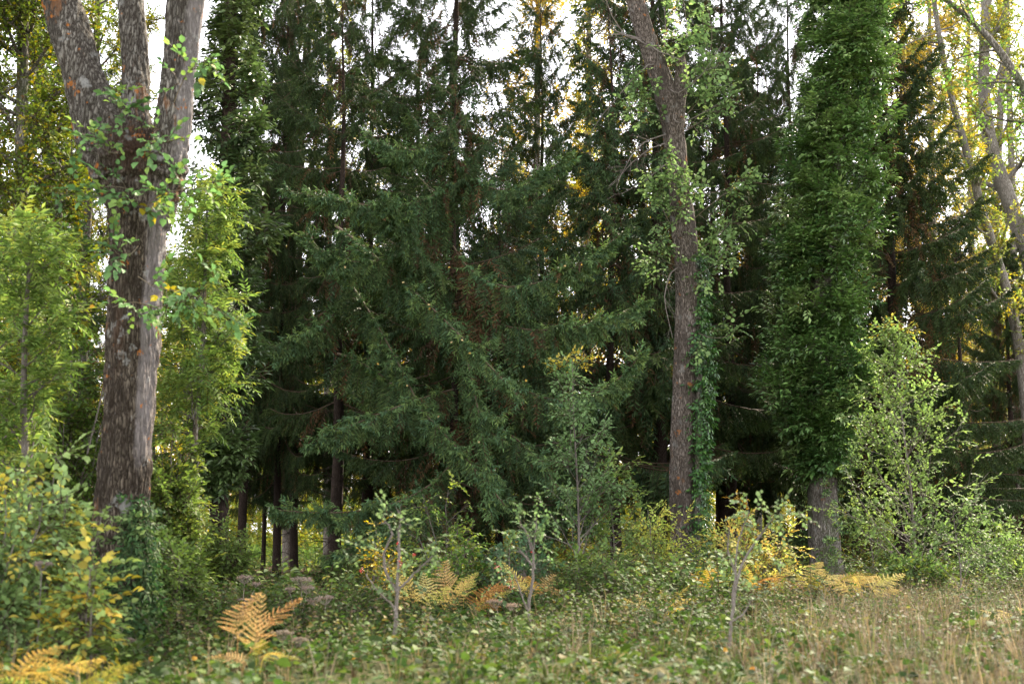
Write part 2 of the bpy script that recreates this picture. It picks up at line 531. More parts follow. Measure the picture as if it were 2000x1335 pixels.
# ------------------------------------------------------------------ ground
def ground():
    def axis(lo, hi, a, b, step):
        mid = np.arange(a, b + .01, step)
        left = a - np.geomspace(step, a - lo, 26)[::-1]
        right = b + np.geomspace(step, hi - b, 26)
        return np.concatenate([left, mid, right])
    xs = axis(-3000, 3000, -32, 32, .6)
    ys = axis(-3000, 3000, 2, 80, .6)
    X, Y = np.meshgrid(xs, ys, indexing='ij')
    Z = gz(X, Y)
    nx, ny = X.shape
    V = np.stack([X, Y, Z], -1).reshape(-1, 3)
    i, j = np.meshgrid(np.arange(nx - 1), np.arange(ny - 1), indexing='ij')
    q = i * ny + j
    F = np.concatenate([np.stack([q, q + ny, q + ny + 1], -1).reshape(-1, 3), np.stack([q, q + ny + 1, q + 1], -1).reshape(-1, 3)])
    m, N, L = new_mat('ground')
    o = N.new('ShaderNodeOutputMaterial')
    p = N.new('ShaderNodeBsdfPrincipled'); p.inputs['Roughness'].default_value = .95
    p.inputs['Specular IOR Level'].default_value = .1
    tc = N.new('ShaderNodeTexCoord')
    n1 = N.new('ShaderNodeTexNoise'); n1.inputs['Scale'].default_value = 2.5; n1.inputs['Detail'].default_value = 8
    n2 = N.new('ShaderNodeTexNoise'); n2.inputs['Scale'].default_value = 14; n2.inputs['Detail'].default_value = 5
    L.new(tc.outputs['Object'], n1.inputs[0]); L.new(tc.outputs['Object'], n2.inputs[0])
    r1 = N.new('ShaderNodeValToRGB')      # turf
    r1.color_ramp.elements[0].position = .35; r1.color_ramp.elements[0].color = (.05, .06, .02, 1)
    r1.color_ramp.elements[1].position = .7; r1.color_ramp.elements[1].color = (.12, .11, .045, 1)
    L.new(n1.outputs['Fac'], r1.inputs[0])
    r2 = N.new('ShaderNodeValToRGB')      # litter
    r2.color_ramp.elements[0].position = .35; r2.color_ramp.elements[0].color = (.035, .022, .014, 1)
    r2.color_ramp.elements[1].position = .7; r2.color_ramp.elements[1].color = (.13, .075, .035, 1)
    L.new(n2.outputs['Fac'], r2.inputs[0])
    sx = N.new('ShaderNodeSeparateXYZ'); L.new(tc.outputs['Object'], sx.inputs[0])
    ad = N.new('ShaderNodeMath'); ad.operation = 'MULTIPLY_ADD'; ad.inputs[1].default_value = 10; L.new(n1.outputs['Fac'], ad.inputs[0]); L.new(sx.outputs['Y'], ad.inputs[2])
    mr = N.new('ShaderNodeMapRange'); mr.inputs[1].default_value = 40; mr.inputs[2].default_value = 45
    L.new(ad.outputs[0], mr.inputs[0])
    mx = N.new('ShaderNodeMixRGB'); L.new(mr.outputs[0], mx.inputs[0]); L.new(r1.outputs[0], mx.inputs[1]); L.new(r2.outputs[0], mx.inputs[2])
    mr2 = N.new('ShaderNodeMapRange'); mr2.inputs[1].default_value = 68; mr2.inputs[2].default_value = 78
    L.new(ad.outputs[0], mr2.inputs[0])
    mx2 = N.new('ShaderNodeMixRGB'); mx2.inputs[2].default_value = (.12, .19, .05, 1)
    L.new(mr2.outputs[0], mx2.inputs[0]); L.new(mx.outputs[0], mx2.inputs[1])
    L.new(mx2.outputs[0], p.inputs['Base Color'])
    b = N.new('ShaderNodeBump'); b.inputs['Strength'].default_value = .7; b.inputs['Distance'].default_value = .06
    L.new(n2.outputs['Fac'], b.inputs['Height']); L.new(b.outputs[0], p.inputs['Normal'])
    L.new(p.outputs[0], o.inputs[0])
    mb = MB(); mb.add(V, F, (.1, .1, .1))
    g = mb.build('ground', m, smooth=True)
    tag(g, 'uneven forest ground, turf in front and brown litter under the trees', kind='structure')
ground()

# ------------------------------------------------------------------ spruces
def bough(mb, P, R, dens=1.0, dead=.35, side_len=.8, pal=NEEDLE, deadall=False, tw=(.10, .07, .045), top=False, curt=0.0):
    """P (m,k,3) bough axes -> axis tubes, side branchlets with hanging shoots"""
    m, k, _ = P.shape
    tubes(mb, P, R, 5, tw)
    L = np.linalg.norm(np.diff(P, axis=1), axis=2).sum(1)
    per = np.maximum((L / .10 * dens * 2).astype(int), 6)
    idx = np.repeat(np.arange(m), per)
    t = np.concatenate([(np.arange(n) + rng.random(n)) / n for n in per])
    t = .02 + .98 * t if top else .12 + .88 * t ** .8
    pos, tan = interp(P, idx, t)
    side = np.where(rng.random(len(t)) < .5, 1., -1.)[:, None]
    S = unit(np.cross(tan, np.array([0, 0, 1.]))) * side
    bl = side_len * np.minimum(L[idx] * .45, 1.0) * (1 - t) ** .6 * (.6 + .7 * rng.random(len(t))) + .16
    spread = (1.0 * (1 - t ** 3) + .15)[:, None]
    d = tan * (.75 + .25 * t[:, None]) + S * spread * (.7 + .5 * rng.random((len(t), 1))) + np.array([0, 0, -1.]) * (.35 + .35 * rng.random((len(t), 1))) * (1 - t[:, None] ** 2)
    if curt:
        cw = (curt * rng.random(len(t)) * np.clip(1.6 * (1 - t), 0, 1))[:, None]
        d = d * (1 - .75 * cw) + np.array([0, 0, -1.]) * cw * 1.6
        bl = bl * (1 + .35 * cw[:, 0])
    d[:, 2] += rng.normal(size=len(t)) * .12
    which = np.where(bl > .55, 0, np.where(bl > .3, 3, 6)) + rng.integers(0, 3, len(t))
    natural = np.where(which < 3, .75, np.where(which < 6, .45, .24))
    sc = np.clip(bl / natural, .7, 1.35)
    thin = (t > .42) | (rng.random(len(t)) < (.9 if top else .6))
    idx, t, pos, d, bl, which, sc, tan = [q[thin] for q in (idx, t, pos, d, bl, which, sc, tan)]
    isdead = (rng.random(len(t)) < np.clip(dead * 1.6 * (1 - t * 1.9), 0, 1)) | deadall
    base = np.where(isdead[:, None], DEAD[rng.integers(0, 3, len(t))], pal[rng.integers(0, len(pal), len(t))])
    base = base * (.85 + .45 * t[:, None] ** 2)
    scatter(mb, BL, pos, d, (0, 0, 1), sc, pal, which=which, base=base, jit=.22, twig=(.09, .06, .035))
    if top:         # short shoots standing along the upper side of the bough
        n2 = np.maximum((L / .065).astype(int), 4)
        idx = np.repeat(np.arange(m), n2)
        t = .04 + .96 * rng.random(len(idx))
        pos, tan = interp(P, idx, t)
        d = unit(tan * .8 + rng.normal(size=pos.shape) * .55 + np.array([0, -.2, .25]))
        scatter(mb, BL_S, pos, d, (0, 0, 1), .8 + .6 * rng.random(len(t)), pal * 1.45, jit=.2, twig=(.09, .06, .035))  # palette brightened so light on the bough's ridge is painted into these shoots

def spruce_boughs(H, z0, Rmax, per_m, seed, power=.8, sweep=-.45, whorl=0.0, open_front=False):
    r = np.random.default_rng(seed)
    n = int((H - z0) * per_m)
    z = z0 + (H - z0) * (np.arange(n) + r.random(n) * .8) / n
    z = z0 + (H - z0) * ((z - z0) / (H - z0)) ** 1.08
    if whorl:
        z = z0 + np.round((z - z0) / whorl) * whorl + r.normal(size=n) * .07
    u = np.clip((z - z0) / (H - z0), 0, .995)
    az = np.arange(n) * 2.39996 + r.normal(size=n) * .35
    L = (Rmax * (1 - u) ** power + .25) * (.72 + .5 * r.random(n))
    a = sweep + (1.0 - sweep * .2) * u ** 1.6 + r.normal(size=n) * .09
    b = .30 + r.normal(size=n) * .08
    s = np.linspace(0, 1, 9)
    dirs = np.stack([np.cos(az), np.sin(az)], -1)
    bend = r.normal(size=n) * .18
    X = dirs[:, None, 0] * s * L[:, None] - dirs[:, None, 1] * (s ** 2) * (L * bend)[:, None]
    Y = dirs[:, None, 1] * s * L[:, None] + dirs[:, None, 0] * (s ** 2) * (L * bend)[:, None]
    Z = z[:, None] + L[:, None] * (a[:, None] * s + b[:, None] * s ** 2.4)
    P = np.stack([X, Y, Z], -1)
    R = (.006 + .005 * L)[:, None] * np.linspace(1, .25, 9)[None]
    if open_front:      # big boughs modelled one by one take this side
        keep = ~((np.sin(az) < -.2) & (z < H * .72))
        P, R = P[keep], R[keep]
    return P, R

def spruce(name, label, loc, H, z0, Rmax, per_m, seed, trunk_r=.22, dens=1.0, dead=.35, power=.8, sweep=-.45, lean=(0, 0), group=None, snags=True, pal=NEEDLE, curt=.9, whorl=0.0, open_front=False):
    t = thing(name, label, 'tree', loc, group)
    mb = MB()
    k = 24
    zz = np.linspace(-.15, H, k)
    wob = np.stack([.05 * np.sin(zz * .7 + seed), .05 * np.cos(zz * .6 + seed)], -1)
    wob = wob + np.outer(zz / H, lean)
    P = np.stack([wob[:, 0], wob[:, 1], zz], -1)
    R = trunk_r * (1 - zz / H * .93) + .06 * np.exp(-np.maximum(zz, 0) * 2.5)
    tubes(mb, P, R, 12, rough=.12)
    if snags:       # dead twigs on the bare lower stem
        n = int(7 * z0 + 14)
        C, Rc, _ = spawn(P[None], R[None], n, .03, min(.9, (z0 + 2.5) / H), 85, .9, up=-.25, rr=.12, k=5)
        tubes(mb, C, np.clip(Rc, .004, .012), 3)
        C2, Rc2, _ = spawn(C, Rc, 3, .3, 1, 50, .35, up=-.2, rr=.6, k=4)
        tubes(mb, C2, np.clip(Rc2, .003, .006), 3)
    mb.build('trunk', B_DARK, t, world=False, smooth=True)
    mb = MB()
    P, R = spruce_boughs(H, z0, Rmax, per_m, seed, power, sweep, whorl, open_front)
    P[:, :, 0] += (P[:, :1, 2] / H) * lean[0]
    P[:, :, 1] += (P[:, :1, 2] / H) * lean[1]
    bough(mb, P, R, dens, dead, pal=pal, curt=curt)
    mb.build('crown', M_NEEDLE, t, world=False)
    return t

S = {}
# the young spruce in the middle, its leader at (885,150)
g = ground_at(885, 38)
Htop = at(885, 148, 38)[2]
S['hero'] = spruce('spruce_tree', 'young spruce in the middle whose pale pointed leader stands against the dark stem behind it', g, Htop, 1.3, 3.9, 4.6, 3, .15, 1.0, .55, .85, -.38, pal=NEEDLE_PALE * .8, curt=.8, whorl=.95, open_front=True)
g = ground_at(978, 40)
S['slim'] = spruce('spruce_tree', 'slim young spruce with a pointed leader just right of the middle spruce', g, at(978, 262, 40)[2], 2.0, 2.3, 6, 4, .12, .95, .4, .8, -.3, pal=NEEDLE_PALE * .8, curt=.6, whorl=.7)
g = ground_at(655, 41)
S['left'] = spruce('spruce_tree', 'dense dark spruce left of the middle whose boughs sweep down to the right', g, 17.5, 5.2, 3.2, 4.8, 5, .2, 1.1, .5, .75, -.4, whorl=1.0, open_front=True)
# tall one used for copies
g = ground_at(883, 49)
S['tall'] = spruce('spruce_tree', 'tall spruce with a bare dark stem rising behind the leader of the middle spruce', g, 27, 5.2, 4.3, 5.4, 6, .28, .85, .4, .6, -.55, whorl=1.1)
g = ground_at(1758, 46)
S['right'] = spruce('spruce_tree', 'big spruce at the right with hanging curtains of twigs, standing behind the ivy tree', g, 20, 2.6, 4.6, 7.4, 7, .26, 1.1, .6, .8, -.42, whorl=1.0)

copies = [
    ('tall', 1290, 46, 1.1, .92, 'tall spruce whose dark bare stem shows just left of the red-brown poplar stem'),
    ('tall', 1432, 50, 2.3, (.75, .75, .95), 'spruce with a thick dark stem standing right of the red-brown poplar'),
    ('tall', 1500, 53, 4.0, (.5, .5, .8), 'thin dark spruce stem between the red-brown poplar and the ivy tree'),
    ('slim', 1200, 44, 2.0, 1.45, 'narrow spruce with bright green boughs left of the red-brown poplar'),
    ('tall', 715, 52, .7, (.8, .8, .9), 'tall spruce behind the dense dark spruce left of the middle'),
    ('tall', 575, 50, 3.6, (.55, .55, .85), 'spruce whose dark stem is the rightmost of four above the far green meadow'),
    ('tall', 540, 47, 5.1, (.5, .5, .85), 'spruce whose straight dark stem is second from the right above the far meadow'),
    ('tall', 515, 52, .4, (.32, .32, .6), 'spruce with the thinnest of the four dark stems above the far meadow'),
    ('tall', 474, 46, 2.2, (.55, .55, .95), 'spruce whose dark stem is the leftmost of four above the far green meadow'),
    ('tall', 1565, 58, 1.2, (.8, .8, .95), 'tall spruce filling the gap left of the ivy tree, seen against the sky'),
    ('slim', 1405, 55, 3.0, 1.9, 'spruce with a fine pointed top behind the leafy branches of the red-brown poplar'),
    ('tall', 812, 57, 2.7, (.75, .75, .9), 'tall spruce behind the middle spruce, left of its dark stem'),
    ('tall', 1060, 55, 4.9, (.7, .7, .85), 'tall spruce in the gap right of the middle, its crown against bright sky'),
    ('left', 1890, 54, 1.0, .8, 'shorter spruce with drooping boughs against the pale leaning trunks'),
    ('right', 1985, 60, 3.3, .7, 'spruce at the right edge behind the low leafy saplings'),
    ('tall', 150, 56, 1.9, .8, 'dark spruce at the left edge behind the leafy trees'),
]
for kind, px, Y, rz, sc, lab in copies:
    dup(S[kind], ground_at(px, Y), rz, sc, lab)

# single boughs the photograph shows sweeping out of the middle spruces
def px_curve(pts, k=10):
    pts = [at(*p) for p in pts]
    P = np.array(pts)
    t = np.linspace(0, 1, len(P))
    tt = np.linspace(0, 1, k)
    if len(P) == 3:      # quadratic through the middle point
        c = 2 * P[1] - .5 * (P[0] + P[2])
        return np.array([(1 - a) ** 2 * P[0] + 2 * a * (1 - a) * c + a * a * P[2] for a in tt])
    return np.stack([np.interp(tt, t, P[:, i]) for i in range(3)], -1)

BOUGHS = [
    ('left', [(655, 440, 40.5), (800, 560, 37), (1010, 770, 34.5)], 1.0, .15, 'long bough sweeping down to the lower right'),
    ('left', [(660, 690, 40.5), (790, 770, 37), (985, 985, 34.5)], 1.0, .15, 'lower bough sweeping down to the right'),
    ('left', [(655, 600, 40.8), (620, 640, 38), (500, 690, 37)], .8, .4, None),
    ('hero', [(885, 560, 37.8), (800, 470, 36.5), (745, 405, 35.5)], .8, .1, None),
    ('hero', [(885, 480, 37.8), (1010, 560, 36.5), (1215, 455, 35.8)], 1.0, .75, 'bough with a brown underside curving up to the right'),
    ('hero', [(885, 590, 37.8), (1060, 645, 36.5), (1262, 588, 35.8)], 1.0, .6, 'second bough curving up to the right'),
    ('hero', [(885, 640, 37.8), (1080, 780, 36.8), (1255, 690, 36)], .8, .5, None),
    ('hero', [(885, 820, 37.8), (1000, 850, 36.2), (1110, 985, 35)], .9, .7, None),
    ('hero', [(885, 900, 37.8), (760, 985, 35.5), (540, 995, 33.5)], .85, .25, 'lowest bough reaching out to the left'),
    ('hero', [(885, 980, 37.8), (790, 1020, 35.5), (640, 1090, 34)], .8, .3, None),
    ('hero', [(885, 760, 37.8), (760, 800, 36), (600, 870, 35)], .9, .2, None),
    ('hero', [(885, 330, 37.9), (790, 400, 36.8), (560, 370, 35.5)], .9, .2, None),
    ('hero', [(885, 420, 37.9), (740, 510, 36.8), (590, 465, 35.5)], .9, .35, None),
    ('hero', [(885, 300, 37.9), (980, 370, 36.8), (1110, 300, 36)], .8, .2, None),
    ('left', [(655, 520, 40.8), (740, 640, 38), (860, 880, 36)], .9, .15, None),
    ('hero', [(885, 230, 37.9), (830, 290, 37), (720, 270, 36.5)], .7, .1, None),
    ('hero', [(885, 620, 37.9), (930, 780, 35.8), (960, 1000, 34.6)], .9, .25, None),
]
for key, pts, sl, dd, lab in BOUGHS:
    P = px_curve(pts)[None]
    L = np.linalg.norm(P[0, -1] - P[0, 0])
    R = (.006 + .0035 * L) * np.linspace(1, .35, P.shape[1])[None]
    mb = MB()
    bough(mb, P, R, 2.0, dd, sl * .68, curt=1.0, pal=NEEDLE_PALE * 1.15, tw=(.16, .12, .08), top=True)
    # a few side forks
    C, Rc, _ = spawn(P, R, 4, .45, .95, 32, .9, up=.2, rr=.5, k=6, flat=.7)
    bough(mb, C, Rc, 1.2, dd * .5, .6, pal=NEEDLE_PALE * 1.15, top=True, curt=.5)
    mb.build('bough', M_NEEDLE, S[key], lab)

# ------------------------------------------------------------------ broadleaf helpers
def foliage(mb, P, per, tpls, pal, w=None, scale=1.0, jit=.25, t0=.15, spread=1.0, grav=-.15, twig=(.09, .06, .04)):
    m = P.shape[0]
    idx = np.repeat(np.arange(m), per)
    t = t0 + (1 - t0) * rng.random(m * per)
    pos, tan = interp(P, idx, t)
    d = unit(tan + spread * rng.normal(size=pos.shape) + np.array([0, 0, grav]))
    scatter(mb, tpls, pos, d, (0, 0, 1), scale * (.75 + .5 * rng.random(len(pos))), pal, w, jit, twig)

def stem_poly(pts, k=None):
    """smooth polyline through pixel points (px,py,Y)"""
    P = np.array([at(*p) for p in pts])
    if k is None: k = len(P) * 5
    s = np.concatenate([[0], np.cumsum(np.linalg.norm(np.diff(P, axis=0), axis=1))])
    s /= s[-1]
    tt = np.linspace(0, 1, k)
    Q = np.stack([np.interp(tt, s, P[:, i]) for i in range(3)], -1)
    for _ in range(3):
        Q[1:-1] = .25 * Q[:-2] + .5 * Q[1:-1] + .25 * Q[2:]
    return Q, tt, s

def px_stem(pts, widths, n=14, k=None):
    Q, tt, s = stem_poly(pts, k)
    Y = np.interp(tt, s, [p[2] for p in pts])
    R = np.interp(tt, s, widths) / FPX * Y / 2
    return Q, R

def bush(name, label, cat, px, Y, ytop, halfw, tpls, pal, w=None, stems=6, l1=7, l2=6, per=5, scale=1.0, bark=B_TWIG, mat=M_LEAF, t0=.1, seed=None, up=.5, grow=30, group=None, jit=.25, rootspread=.3):
    """many-stemmed shrub reaching up to pixel row ytop"""
    g = ground_at(px, Y)
    H = at(px, ytop, Y)[2] - g[2]
    W = halfw / FPX * Y
    t = thing(name, label, cat, g, group)
    k = 8
    r0 = rng.normal(size=(stems, 2)) * rootspread * .3
    tip = rng.normal(size=(stems, 2)) * W * .42
    zt = H * (.6 + .35 * rng.random(stems)); zt[0] = H * .97; tip[0] *= .25
    s = np.linspace(0, 1, k)
    P = np.zeros((stems, k, 3))
    for i in range(2):
        P[:, :, i] = g[i] + r0[:, i:i + 1] + (tip[:, i:i + 1]) * s ** 1.4 + rng.normal(size=(stems, k)) * .03 * s
    P[:, :, 2] = g[2] - .05 + zt[:, None] * s
    R = (.008 + .0065 * H) * (.7 + .5 * rng.random((stems, 1))) * np.linspace(1, .25, k)[None]
    mb = MB(); tubes(mb, P, R, 6)
    C, Rc, Lc = spawn(P, R, l1, t0, .97, 55, W * .8, up=up, rr=.5, k=6, taper=.55)
    tubes(mb, C, Rc, 4)
    D, Rd, Ld = spawn(C, Rc, l2, .15, .97, 45, Lc * .4, up=up * .5, rr=.5, k=4, taper=.4)
    tubes(mb, D, Rd, 3)
    mb.build('stem', bark, t, smooth=True)
    lb = MB()
    foliage(lb, D, max(1, per // 2), tpls, pal, w, scale, jit, t0=.4)
    foliage(lb, C, max(1, per // 2), tpls, pal, w, scale, jit, t0=.4)
    lb.build('foliage', mat, t)
    return t

# ------------------------------------------------------------------ the large three-stemmed poplar at the left
def big_poplar():
    Y = 20.0
    g = ground_at(218, Y)
    t = thing('poplar_tree', 'large old poplar at the left whose rough trunk forks into three grey stems', 'tree', g)
    MMt = MB()
    specs = [
        ([(205, 1290, Y), (222, 1180, Y), (236, 1020, Y), (248, 850, Y), (256, 700, Y), (265, 560, Y), (272, 450, Y), (272, 380, Y), (268, 315, Y)],
         [160, 122, 102, 98, 100, 104, 110, 130, 165]),
        ([(262, 400, Y), (225, 320, Y - .05), (190, 240, Y - .05), (165, 150, Y), (130, 40, Y + .1), (95, -80, Y + .2), (40, -300, Y + .4), (-20, -600, Y + .8)],
         [100, 112, 98, 82, 78, 74, 66, 50]),
        ([(268, 400, Y), (268, 300, Y + .1), (264, 230, Y + .2), (262, 120, Y + .3), (258, 0, Y + .4), (255, -120, Y + .5), (248, -400, Y + .6), (240, -700, Y + .7)],
         [90, 82, 62, 54, 52, 50, 42, 30]),
        ([(292, 440, Y), (318, 340, Y), (335, 260, Y), (345, 180, Y), (357, 80, Y), (372, -40, Y), (400, -250, Y - .2), (430, -600, Y - .4)],
         [80, 92, 76, 68, 70, 72, 64, 46]),
    ]
    me_parts = MB()
    polys = []
    for pts, wd in specs:
        Q, R = px_stem(pts, wd, k=len(pts) * 6)
        polys.append((Q, R))
        tubes(me_parts, Q, R, 28)
    # root flare and burls where the stems part
    for (px, py, rr) in ((300, 330, .24), (245, 330, .22), (275, 300, .2), (340, 300, .17), (215, 300, .2), (190, 1265, .34), (235, 1275, .36), (330, 350, .14)):
        c = at(px, py, Y - .05)
        a = np.linspace(0, 1, 7)
        P = c + np.outer((a - .5) * rr * 1.9, [0.05, 0, 1])
        tubes(me_parts, P, rr * np.sqrt(np.clip(1 - (2 * a - 1) ** 2, .02, 1)), 20)
    src = me_parts.build('trunk', B_POPLAR, None)
    # close tube ends, fuse and re-mesh to one skin
    import bmesh
    bm = bmesh.new(); bm.from_mesh(src.data)
    bmesh.ops.holes_fill(bm, edges=[e for e in bm.edges if e.is_boundary], sides=0)
    bm.to_mesh(src.data); bm.free()
    md = src.modifiers.new('r', 'REMESH'); md.mode = 'VOXEL'; md.voxel_size = .022; md.use_smooth_shade = True
    dg = bpy.context.evaluated_depsgraph_get()
    me = bpy.data.meshes.new_from_object(src.evaluated_get(dg))
    n = len(me.vertices)
    co = np.empty(n * 3, np.float32); me.vertices.foreach_get('co', co); co = co.reshape(-1, 3)
    no = np.empty(n * 3, np.float32); me.vertices.foreach_get('normal', no); no = no.reshape(-1, 3)
    zsk = np.interp(co[:, 2], [at(0, 330, Y)[2], at(0, 200, Y)[2]], [0, 1])
    amp = np.empty(n)
    for i in range(n):
        x, y, z = float(co[i, 0]), float(co[i, 1]), float(co[i, 2])
        a = noise.noise((x * 16, y * 16, z * 2.0))
        b = noise.noise((x * 5, y * 5, z * .8 + 7))
        c = noise.noise((x * 40, y * 40, z * 9 + 3))
        f = abs(a)
        amp[i] = (f * .075 - .02) * (1 - .55 * zsk[i]) + b * .045 + c * .012
        # swirling burr below the fork
    zb = at(0, 340, Y)[2]
    burr = np.exp(-((co[:, 2] - zb) / .38) ** 2)
    for i in np.where(burr > .1)[0]:
        x, y, z = map(float, co[i])
        amp[i] += burr[i] * .05 * noise.noise((x * 7, y * 7, z * 7)) + burr[i] * .03 * math.sin(22 * (z + .5 * noise.noise((x * 3, y * 3, z * 3))))
    co = co + no * amp[:, None]
    base = np.array(g, np.float32)
    q0, r0 = polys[0]
    cxz = np.interp(co[:, 2], q0[:, 2], q0[:, 0]); rz = np.interp(co[:, 2], q0[:, 2], r0)
    uu = (co[:, 0] - cxz) / rz
    zof = lambda py: at(0, py, Y)[2]
    stp = lambda a, lo, hi: np.clip((a - lo) / (hi - lo), 0, 1)
    furrow = stp(-co[:, 2], -zof(300), -zof(420))
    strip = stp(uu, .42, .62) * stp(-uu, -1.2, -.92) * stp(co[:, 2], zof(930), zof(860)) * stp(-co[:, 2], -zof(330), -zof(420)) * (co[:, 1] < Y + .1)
    q3, r3 = polys[3]
    u3 = (co[:, 0] - np.interp(co[:, 2], q3[:, 2], q3[:, 0])) / np.interp(co[:, 2], q3[:, 2], r3)
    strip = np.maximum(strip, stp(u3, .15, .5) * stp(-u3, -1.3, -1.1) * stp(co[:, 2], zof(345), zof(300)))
    bur = np.exp(-((co[:, 0] - at(285, 0, Y)[0]) / .46) ** 2 - ((co[:, 2] - zof(300)) / .55) ** 2)
    bur = np.maximum(bur, .75 * np.exp(-((co[:, 0] - at(268, 0, Y)[0]) / .13) ** 2 - ((co[:, 2] - zof(650)) / .75) ** 2))
    ca = me.color_attributes.new('Col', 'FLOAT_COLOR', 'POINT') if 'Col' not in me.color_attributes else me.color_attributes['Col']
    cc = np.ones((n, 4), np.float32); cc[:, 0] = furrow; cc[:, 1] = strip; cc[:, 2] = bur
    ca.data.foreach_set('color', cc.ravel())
    me.vertices.foreach_set('co', (co - base).astype(np.float32).ravel())
    me.polygons.foreach_set('use_smooth', np.ones(len(me.polygons), bool))
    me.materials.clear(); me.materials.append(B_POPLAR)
    me.update()
    src.modifiers.clear()
    src.data = me
    src.parent = t
    # upper crown, above the frame: limbs and leaves
    cb, lb = MB(), MB()
    for Q, R in polys[1:]:
        C, Rc, Lc = spawn(Q[None], R[None], 10, .68, 1, 45, 2.6, up=.4, rr=.4, k=7)
        tubes(cb, C, Rc, 5)
        D, Rd, Ld = spawn(C, Rc, 8, .2, 1, 45, 1.1, up=.2, rr=.5, k=5)
        tubes(cb, D, Rd, 3)
        foliage(lb, D, 7, ROUND, P_OLIVE, scale=1.3)
    cb.build('limbs', B_POPLAR, t)
    lb.build('crown', M_LEAF, t)
    # leafy shoots out of the trunk
    shoots = [
        ([(250, 400, 19.4), (190, 385, 19.0), (80, 375, 18.7)], 'shoot'),
        ([(270, 400, 19.4), (250, 370, 19.1), (200, 365, 18.9)], 'shoot'),
        ([(280, 410, 19.4), (300, 390, 19.1), (315, 375, 18.9)], 'shoot'),
        ([(270, 480, 19.4), (240, 500, 19.2), (210, 470, 19)], 'shoot'),
        ([(300, 380, 19.4), (360, 370, 18.8), (430, 365, 18.5)], 'shoot'),
        ([(270, 540, 19.3), (300, 560, 18.9), (380, 575, 18.5), (480, 640, 18.3)], 'shoot'),
        ([(290, 600, 19.3), (350, 590, 18.8), (440, 560, 18.5)], 'shoot'),
        ([(340, 200, 19.4), (370, 140, 19.1), (415, 110, 19)], 'shoot'),
        ([(230, 300, 19.3), (200, 290, 19), (160, 260, 18.9)], 'shoot'),
        ([(240, 260, 19.3), (235, 220, 19.2), (245, 185, 19.1)], 'shoot'),
        ([(300, 260, 19.4), (300, 280, 19.2), (305, 245, 19.2)], 'shoot'),
        ([(220, 600, 19.4), (260, 590, 19), (300, 600, 19)], 'shoot'),
    ]
    for pts, _ in shoots:
        mb = MB()
        P = px_curve(pts, 8)[None]
        R = .008 * np.linspace(1, .4, 8)[None]
        tubes(mb, P, R, 4, (.2, .17, .12))
        C, Rc, _ = spawn(P, R, 5, .2, .95, 50, .3, up=.3, rr=.6, k=4)
        tubes(mb, C, Rc, 3, (.2, .17, .12))
        foliage(mb, C, 2, ROUNDBIG, [[.13, .24, .08], [.10, .19, .07], [.2, .3, .08], [.4, .34, .05]], [5, 4, 2, .6], .95)
        foliage(mb, P, 4, ROUNDBIG, [[.13, .24, .08], [.10, .19, .07], [.2, .3, .08]], None, .9)
        mb.build('leafy_shoot', M_LEAF, t)
    # ivy round the foot
    # (ragged: its upper edge climbs unevenly)
    Q, R = polys[0]
    mb = MB()
    n = 1500
    tz = rng.random(n) ** 1.4 * .40
    idx = np.zeros(n, int)
    pos, tan = interp(Q[None], idx, tz)
    th = rng.normal(size=n) * .8 - .7 + (rng.random(n) < .10) * rng.random(n) * 6
    edge = .10 + .30 * vnoise(th * 2.2 + 40, np.full(n, 3.3)) + .05 * vnoise(th * 7, np.full(n, 8.1))
    ok = (tz < edge) & (vnoise(th * 3 + 9, tz * 30) > .22)
    tz, th, idx, pos = tz[ok], th[ok], idx[ok], pos[ok]
    n = len(tz)
    rad = interp1(R[None], idx, tz)
    dv = np.stack([np.cos(th), np.sin(th), np.zeros(n)], -1)
    pos = pos + dv * (rad * (1.0 + .09 * rng.random(n)))[:, None]
    dd = unit(dv * .3 + np.stack([rng.normal(size=n) * .5, rng.normal(size=n) * .2, -.5 + .4 * rng.normal(size=n)], -1))
    scatter(mb, IVYS, pos, dd, dv, .42 + .25 * rng.random(n), [[.05, .105, .035], [.035, .08, .026], [.08, .14, .045], [.11, .16, .06]], jit=.35)
    mb.build('ivy', M_LEAF, t, 'ivy climbing the foot of the trunk')
    return t
big_poplar()

